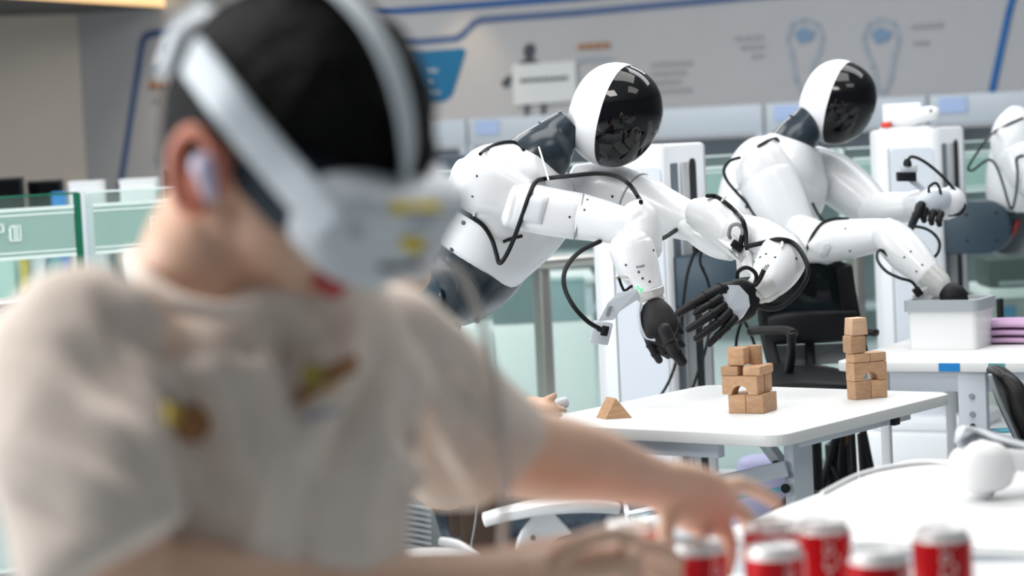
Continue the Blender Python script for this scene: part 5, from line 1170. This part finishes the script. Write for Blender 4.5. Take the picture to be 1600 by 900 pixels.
gs.append(loft([(V((bx0 + 0.0, 4.652, 0.76)), 0.044, 0.044), (V((bx0 + 0.02, 4.65, 0.70)), 0.042, 0.042), (V((bx0 + 0.10, 4.69, 0.67)), 0.036, 0.036), (V((bx0 + 0.20, 4.78, 0.685)), 0.027, 0.03), (V((bx0 + 0.25, 4.81, 0.69)), 0.018, 0.038), (V((bx0 + 0.29, 4.83, 0.69)), 0.013, 0.036)], n=20))
for k in range(4): gs.append(loft([(V((bx0 + 0.28, 4.80 + 0.019 * k, 0.69)), 0.009, 0.009), (V((bx0 + 0.325, 4.81 + 0.02 * k, 0.69)), 0.0085, 0.0085), (V((bx0 + 0.35, 4.815 + 0.02 * k, 0.675)), 0.007, 0.007)], n=10, cap=0.9))
gs.append(loft([S(832, 645, 4.98, 24, 30), S(852, 640, 5.0, 20, 30)], n=16, sub=2))
for pts in ([(846, 632, 4.98), (856, 624, 4.98), (868, 617, 4.98)], [(852, 640, 4.99), (868, 638, 4.99), (883, 641, 5.0)], [(850, 645, 5.02), (864, 646, 5.03), (876, 648, 5.04)], [(850, 650, 5.04), (862, 652, 5.05), (872, 655, 5.06)], [(846, 652, 5.07), (858, 656, 5.08), (866, 660, 5.08)]):
    gs.append(loft([(P(*p), r_, r_) for p, r_ in zip(pts, (0.009, 0.0085, 0.0065))], n=10, sub=4, cap=0.9))
part('body', remesh(join(*gs), 0.0045, 4)[:2], M_skin, p2)
hv = ellip(hc2 + V((-0.02, 0, 0.02)), V((1, 0, 0)), V((0, 1, 0)), ZZ, 0.095, 0.082, 0.112); part('hair', hv, M_hair, p2)
gs = []
for yl in (4.74, 4.95):
    k0 = V((bx0 + 0.06, yl, 0.55)); k1 = P(930, 800, yl); k1.z = 0.60; k2 = V((k1.x + 0.01, yl, 0.08))
    gs += [loft([(k0, 0.080, 0.085), (lerp(k0, k1, 0.5) + ZZ * 0.04, 0.078, 0.078), (k1, 0.060, 0.062)], n=24), loft([(k1, 0.060, 0.060), (lerp(k1, k2, 0.35), 0.056, 0.056), (k2, 0.042, 0.044)], n=20), loft([(k2 - V((0.05, 0, 0.035)), 0.04, 0.04), (k2 + V((0.14, 0, -0.045)), 0.03, 0.04)], n=16, sub=2)]
part('jeans', remesh(join(*gs), 0.010, 4)[:2], M_jeans, p2, label='blue grey denim jeans')
gc = P(872, 632, 5.02)
single('grey_gadget', loft([(gc - V((0.012, 0, 0.006)), 0.010, 0.012), (gc, 0.012, 0.014), (gc + V((0.016, 0, 0.004)), 0.012, 0.013)], n=16, ex=3), M_boss, 'small grey gadget held in the hidden person\'s hand', 'gadget')

# ================================================================== CANS on the man's own table
mt0 = root('can_table', (0.42, 2.72, 0), 'white table under the red cans, just below the picture edge', 'table')
TZ4 = 0.80
mtc = V((0.42, 2.72, TZ4 - 0.024))
part('table_top', prism(rrect(mtc, V((1, 0, 0)), V((0, 1, 0)), 0.42, 0.30, 0.04), ZZ * 0.024, 0.002), M_top, mt0)
for sx in (-1, 1):
    for sy in (-1, 1): part('leg', box(V((mtc.x + sx * 0.36, mtc.y + sy * 0.24, TZ4 / 2 - 0.012)), V((1, 0, 0)), V((0, 1, 0)), ZZ, 0.018, 0.018, TZ4 / 2 - 0.013, 0.003), M_leg, mt0)
def lettering(r, base, ang, text, size, rad, z, parent):
    cu = bpy.data.curves.new('t', 'FONT'); cu.body = text; cu.size = size; cu.shear = 0.35; cu.extrude = 0.0; cu.resolution_u = 3; cu.align_x = 'CENTER'
    o = bpy.data.objects.new('t', cu); COL.objects.link(o); dg = bpy.context.evaluated_depsgraph_get()
    me = bpy.data.meshes.new_from_object(o.evaluated_get(dg)); vs_ = [v.co.copy() for v in me.vertices]; fs_ = [tuple(p.vertices) for p in me.polygons]
    bpy.data.objects.remove(o); bpy.data.curves.remove(cu); bpy.data.meshes.remove(me)
    w_ = []
    for v in vs_:            # the script runs up the side of the can, wrapped round it
        zz = z + v.x; a = ang + v.y / rad
        w_.append(base + V((math.sin(a) * rad, -math.cos(a) * rad, zz)))
    part('lettering', (w_, fs_), M_let, parent, smooth=False)
def can(px, py, label, ang):
    t = PZ(px, py, TZ4 + 0.115); b = V((t.x, t.y, TZ4 + 0.0005))
    r = root('soda_can', b, label, 'can', 'red soda cans')
    bo = part('can_body', lathe(b, ZZ, [(0, 0.024), (0.004, 0.026), (0.012, 0.033), (0.098, 0.033), (0.103, 0.0325)], 32), M_red, r, label='red painted can wall')
    part('can_neck', lathe(b + ZZ * 0.1025, ZZ, [(0, 0.0325), (0.008, 0.0275), (0.0095, 0.0275), (0.011, 0.0268), (0.0125, 0.027), (0.0128, 0.026), (0.009, 0.0245), (0.0088, 0.005)], 32), M_lid, r)
    part('pull_tab', lathe(b + ZZ * 0.1122 + V((0.006, 0, 0)), ZZ, [(0, 0.009), (0.0015, 0.009)], 12), M_silver, r)
    lettering(r, b, ang, 'Coca-Cola', 0.026, 0.0335, 0.052, bo)
    lettering(r, b, ang + 2.4, 'Coca-Cola', 0.026, 0.0335, 0.052, bo)
can(1210, 852, 'red can right under the man\'s fingertips, front row', 0.2)
can(1284, 814, 'red can second from the right in the back row', -0.1)
can(1372, 860, 'frontmost red can with a broad silver lid, second from right', 0.5)
can(1471, 826, 'rightmost red can with big white script', -0.25)
can(1205, 812, 'red can behind the man\'s fingertips, back row', 0.0)
can(984, 812, 'leftmost red can, left of the man\'s far hand', 0.3)
can(1088, 846, 'red can inside the grip of the man\'s far hand', 0.4)

# spare headset on the near right table
hb0 = PZ(1560, 776, TZ); hb0.z = TZ
vh = root('spare_headset', hb0, 'spare white headset lying on the near right table', 'headset')
Ys = hb0.y
part('shell', loft([S(1496, 716, Ys, 16, 30), S(1508, 722, Ys, 32, 46), S(1534, 728, Ys - 0.01, 42, 54), S(1560, 724, Ys, 34, 46), S(1572, 718, Ys, 24, 36)], n=28, ex=2.8, cap=0.5), M_plastic, vh)
part('lower_shell', loft([S(1524, 738, Ys - 0.01, 34, 46), S(1534, 758, Ys - 0.01, 24, 36), S(1542, 772, Ys - 0.01, 9, 20)], n=24, cap=0.4), M_plastic, vh)
part('side_strap', loft([S(1562, 716, Ys - 0.03, 17, 8), S(1600, 720, Ys - 0.04, 17, 8), S(1680, 722, Ys - 0.02, 17, 8)], n=16, ex=4), M_plastic, vh)
part('face_gasket', loft([S(1500, 692, Ys + 0.03, 7, 14), S(1540, 684, Ys + 0.04, 12, 24), S(1590, 696, Ys + 0.03, 9, 26), S(1640, 706, Ys + 0.02, 8, 20)], n=18, cap=0.7), M_grey, vh)
part('top_strap', loft([S(1498, 684, Ys, 4, 12), S(1506, 670, Ys + 0.02, 4, 14), S(1530, 674, Ys + 0.03, 5, 14), S(1568, 688, Ys, 5, 14), S(1640, 706, Ys - 0.02, 4, 14)], n=14, cap=0.7), M_boss, vh)
part('lens_rim', loft([S(1546, 772, Ys - 0.02, 5, 10), S(1556, 760, Ys - 0.02, 5, 10), S(1566, 742, Ys - 0.02, 4, 8)], n=12), M_grey, vh)

# ================================================================== BACKDROP THINGS
def monitor(px0, py0, px1, py1, y, label, m=M_black, scr=None):
    a, b = P(px0, py1, y), P(px1, py0, y); c = (a + b) / 2; c.z = 0
    w_, h_2 = abs(b.x - a.x) / 2, abs(b.z - a.z) / 2; zc = (a.z + b.z) / 2
    r = root('monitor', V((c.x, y, 0.72)), label, 'monitor', 'monitors on the far desks')
    part('housing', box(V((c.x, y, zc)), V((1, 0, 0)), V((0, 1, 0)), ZZ, w_, 0.02, h_2, 0.006), m, r)
    part('screen', box(V((c.x, y - 0.021, zc)), V((1, 0, 0)), V((0, 1, 0)), ZZ, w_ - 0.012, 0.002, h_2 - 0.012), scr or M_visor, r)
    part('neck', box(V((c.x, y + 0.03, (zc + 0.73) / 2)), V((1, 0, 0)), V((0, 1, 0)), ZZ, 0.03, 0.012, max(0.02, (zc - 0.73) / 2), 0.003), M_black, r)
    part('base', box(V((c.x, y + 0.02, 0.728)), V((1, 0, 0)), V((0, 1, 0)), ZZ, 0.11, 0.08, 0.007, 0.004), M_black, r)
    return r
YD = 10.6
def far_desk(px0, px1, y, label):
    a, b = P(px0, 400, y), P(px1, 400, y); c = V(((a.x + b.x) / 2, y + 0.05, 0))
    r = root('far_desk', c, label, 'desk', 'desks behind the glass railing')
    w_ = (b.x - a.x) / 2
    part('desk_top', box(c + ZZ * 0.708, V((1, 0, 0)), V((0, 1, 0)), ZZ, w_, 0.32, 0.012, 0.003), M_top, r)
    part('modesty_panel', box(c + ZZ * 0.56 - V((0, 0.26, 0)), V((1, 0, 0)), V((0, 1, 0)), ZZ, w_ - 0.04, 0.008, 0.13), mat('panel_teal_grey', (0.26, 0.33, 0.34), 0.6), r)
    for sx in (-1, 1): part('leg', box(c + ZZ * 0.348 + V((sx * (w_ - 0.03), 0, 0)), V((1, 0, 0)), V((0, 1, 0)), ZZ, 0.02, 0.3, 0.347, 0.003), M_leg, r)
    return r
far_desk(-60, 330, YD, 'desk behind the railing at the far left'); far_desk(345, 660, YD, 'desk behind the railing hidden by the man'); far_desk(680, 925, YD, 'desk behind the railing below the nearest robot')
monitor(-44, 276, 36, 335, YD - 0.02, 'dark monitor at the left edge behind the railing'); monitor(46, 280, 98, 335, YD + 0.16, 'second dark monitor from the left behind the railing')
monitor(262, 262, 320, 335, YD + 0.1, 'dark monitor beside the man\'s ear'); monitor(682, 236, 838, 300, YD + 0.1, 'wide dark monitor behind the nearest robot\'s shoulder', mat('slate_monitor', (0.07, 0.09, 0.11), 0.5), mat('slate_screen', (0.08, 0.10, 0.13), 0.3))
def carton(px0, py0, px1, py1, y, m, label, base=0.72, name='carton', lid=None):
    a, b = P(px0, py1, y), P(px1, py0, y); w_ = (b.x - a.x) / 2; c = V(((a.x + b.x) / 2, y, 0)); top = b.z
    r = root(name, c + ZZ * base, label, 'box', 'boxes behind the glass railing')
    part('body', box(c + ZZ * ((base + top) / 2), V((1, 0, 0)), V((0, 1, 0)), ZZ, w_, min(w_, 0.12), (top - base) / 2, 0.004), m, r)
    part('lid', box(c + ZZ * (top + 0.004), V((1, 0, 0)), V((0, 1, 0)), ZZ, w_ * 1.03, min(w_, 0.12) * 1.03, 0.008, 0.003), lid or m, r)
carton(114, 286, 160, 340, YD, M_plastic, 'white box on the far desk left of the glass joint')
carton(194, 282, 246, 340, YD + 0.05, M_plastic, 'white box on the far desk right of the glass joint')
carton(84, 304, 102, 345, YD - 0.25, M_sky, 'small bright blue box on the far desk')
YB = 9.3
lbx = root('low_bench', (P(38, 450, YB).x, YB, 0), 'low grey bench behind the railing at the far left', 'bench')
part('bench_top', box(V((P(38, 450, YB).x, YB, 0.47)), V((1, 0, 0)), V((0, 1, 0)), ZZ, 0.19, 0.16, 0.02, 0.004), M_boss, lbx)
for sx in (-1, 1): part('leg', box(V((P(38, 450, YB).x + sx * 0.17, YB, 0.226)), V((1, 0, 0)), V((0, 1, 0)), ZZ, 0.015, 0.14, 0.224, 0.003), M_leg, lbx)
carton(-20, 402, 26, 452, YB, mat('mint_box', (0.45, 0.62, 0.58), 0.6), 'mint box on the bench at the left edge behind the railing', 0.491)
carton(34, 408, 44, 452, YB - 0.05, mat('mustard_box', (0.55, 0.42, 0.06), 0.6), 'slim mustard box behind the railing', 0.491)
carton(50, 404, 72, 452, YB, M_boss, 'grey box next to the slim mustard box', 0.491)
carton(78, 408, 94, 452, YB + 0.02, M_teal, 'teal box behind the railing by the glass joint', 0.491)
lw = root('low_cabinet', (P(815, 500, 9.85).x, 9.85, 0), 'low white cabinet behind the railing below the nearest robot', 'cabinet')
xa, xb = P(690, 500, 9.7).x, P(928, 500, 9.7).x; zc_ = P(815, 508, 9.7).z
part('body', box(V(((xa + xb) / 2, 9.86, zc_ / 2)), V((1, 0, 0)), V((0, 1, 0)), ZZ, (xb - xa) / 2, 0.16, zc_ / 2, 0.004), M_plastic, lw)
for k in range(3):
    w3_ = (xb - xa) / 3; part('door', box(V((xa + w3_ * (k + 0.5), 9.695, zc_ / 2)), V((1, 0, 0)), V((0, 1, 0)), ZZ, w3_ / 2 - 0.004, 0.006, zc_ / 2 - 0.02, 0.002), M_plastic, lw)
carton(770, 424, 834, 500, 9.86, mat('slate_box', (0.13, 0.18, 0.20), 0.6), 'dark slate box on the low cabinet left of the steel post', zc_ + 0.001)
carton(852, 438, 912, 500, 9.86, mat('grey_teal_box', (0.24, 0.33, 0.35), 0.6), 'grey teal box on the low cabinet right of the steel post', zc_ + 0.001)
# right edge: far desk with monitor and blue box
fdk = P(1580, 470, 10.3); c = V((fdk.x + 0.1, 10.3, 0)); zt = P(1580, 444, 10.3).z
r = root('side_counter', c, 'white counter at the right edge behind the lilac towels', 'counter')
part('counter_top', box(c + ZZ * (zt - 0.02), V((1, 0, 0)), V((0, 1, 0)), ZZ, 0.24, 0.25, 0.02, 0.004), M_top, r)
part('cabinet', box(c + ZZ * ((zt - 0.04) / 2) + V((0, 0.03, 0)), V((1, 0, 0)), V((0, 1, 0)), ZZ, 0.22, 0.22, (zt - 0.041) / 2, 0.004), mat('warm_grey', (0.42, 0.40, 0.38), 0.6), r)
part('blue_notice', box(P(1575, 489, 10.07), V((1, 0, 0)), V((0, 1, 0)), ZZ, 0.034, 0.004, 0.028), M_pr_pan, r)
mq = P(1575, 420, 10.25); r = root('printer', V((mq.x + 0.06, 10.25, zt)), 'black box-shaped printer on the counter at the right edge', 'printer')
zz_ = P(1575, 402, 10.2).z
part('body', box(V((mq.x + 0.06, 10.25, (zt + zz_) / 2)), V((1, 0, 0)), V((0, 1, 0)), ZZ, 0.17, 0.14, (zz_ - zt) / 2, 0.01), M_black, r)
part('tray', box(V((mq.x + 0.06, 10.10, zt + 0.02)), V((1, 0, 0)), V((0, 1, 0)), ZZ, 0.13, 0.02, 0.008, 0.002), M_grey, r)
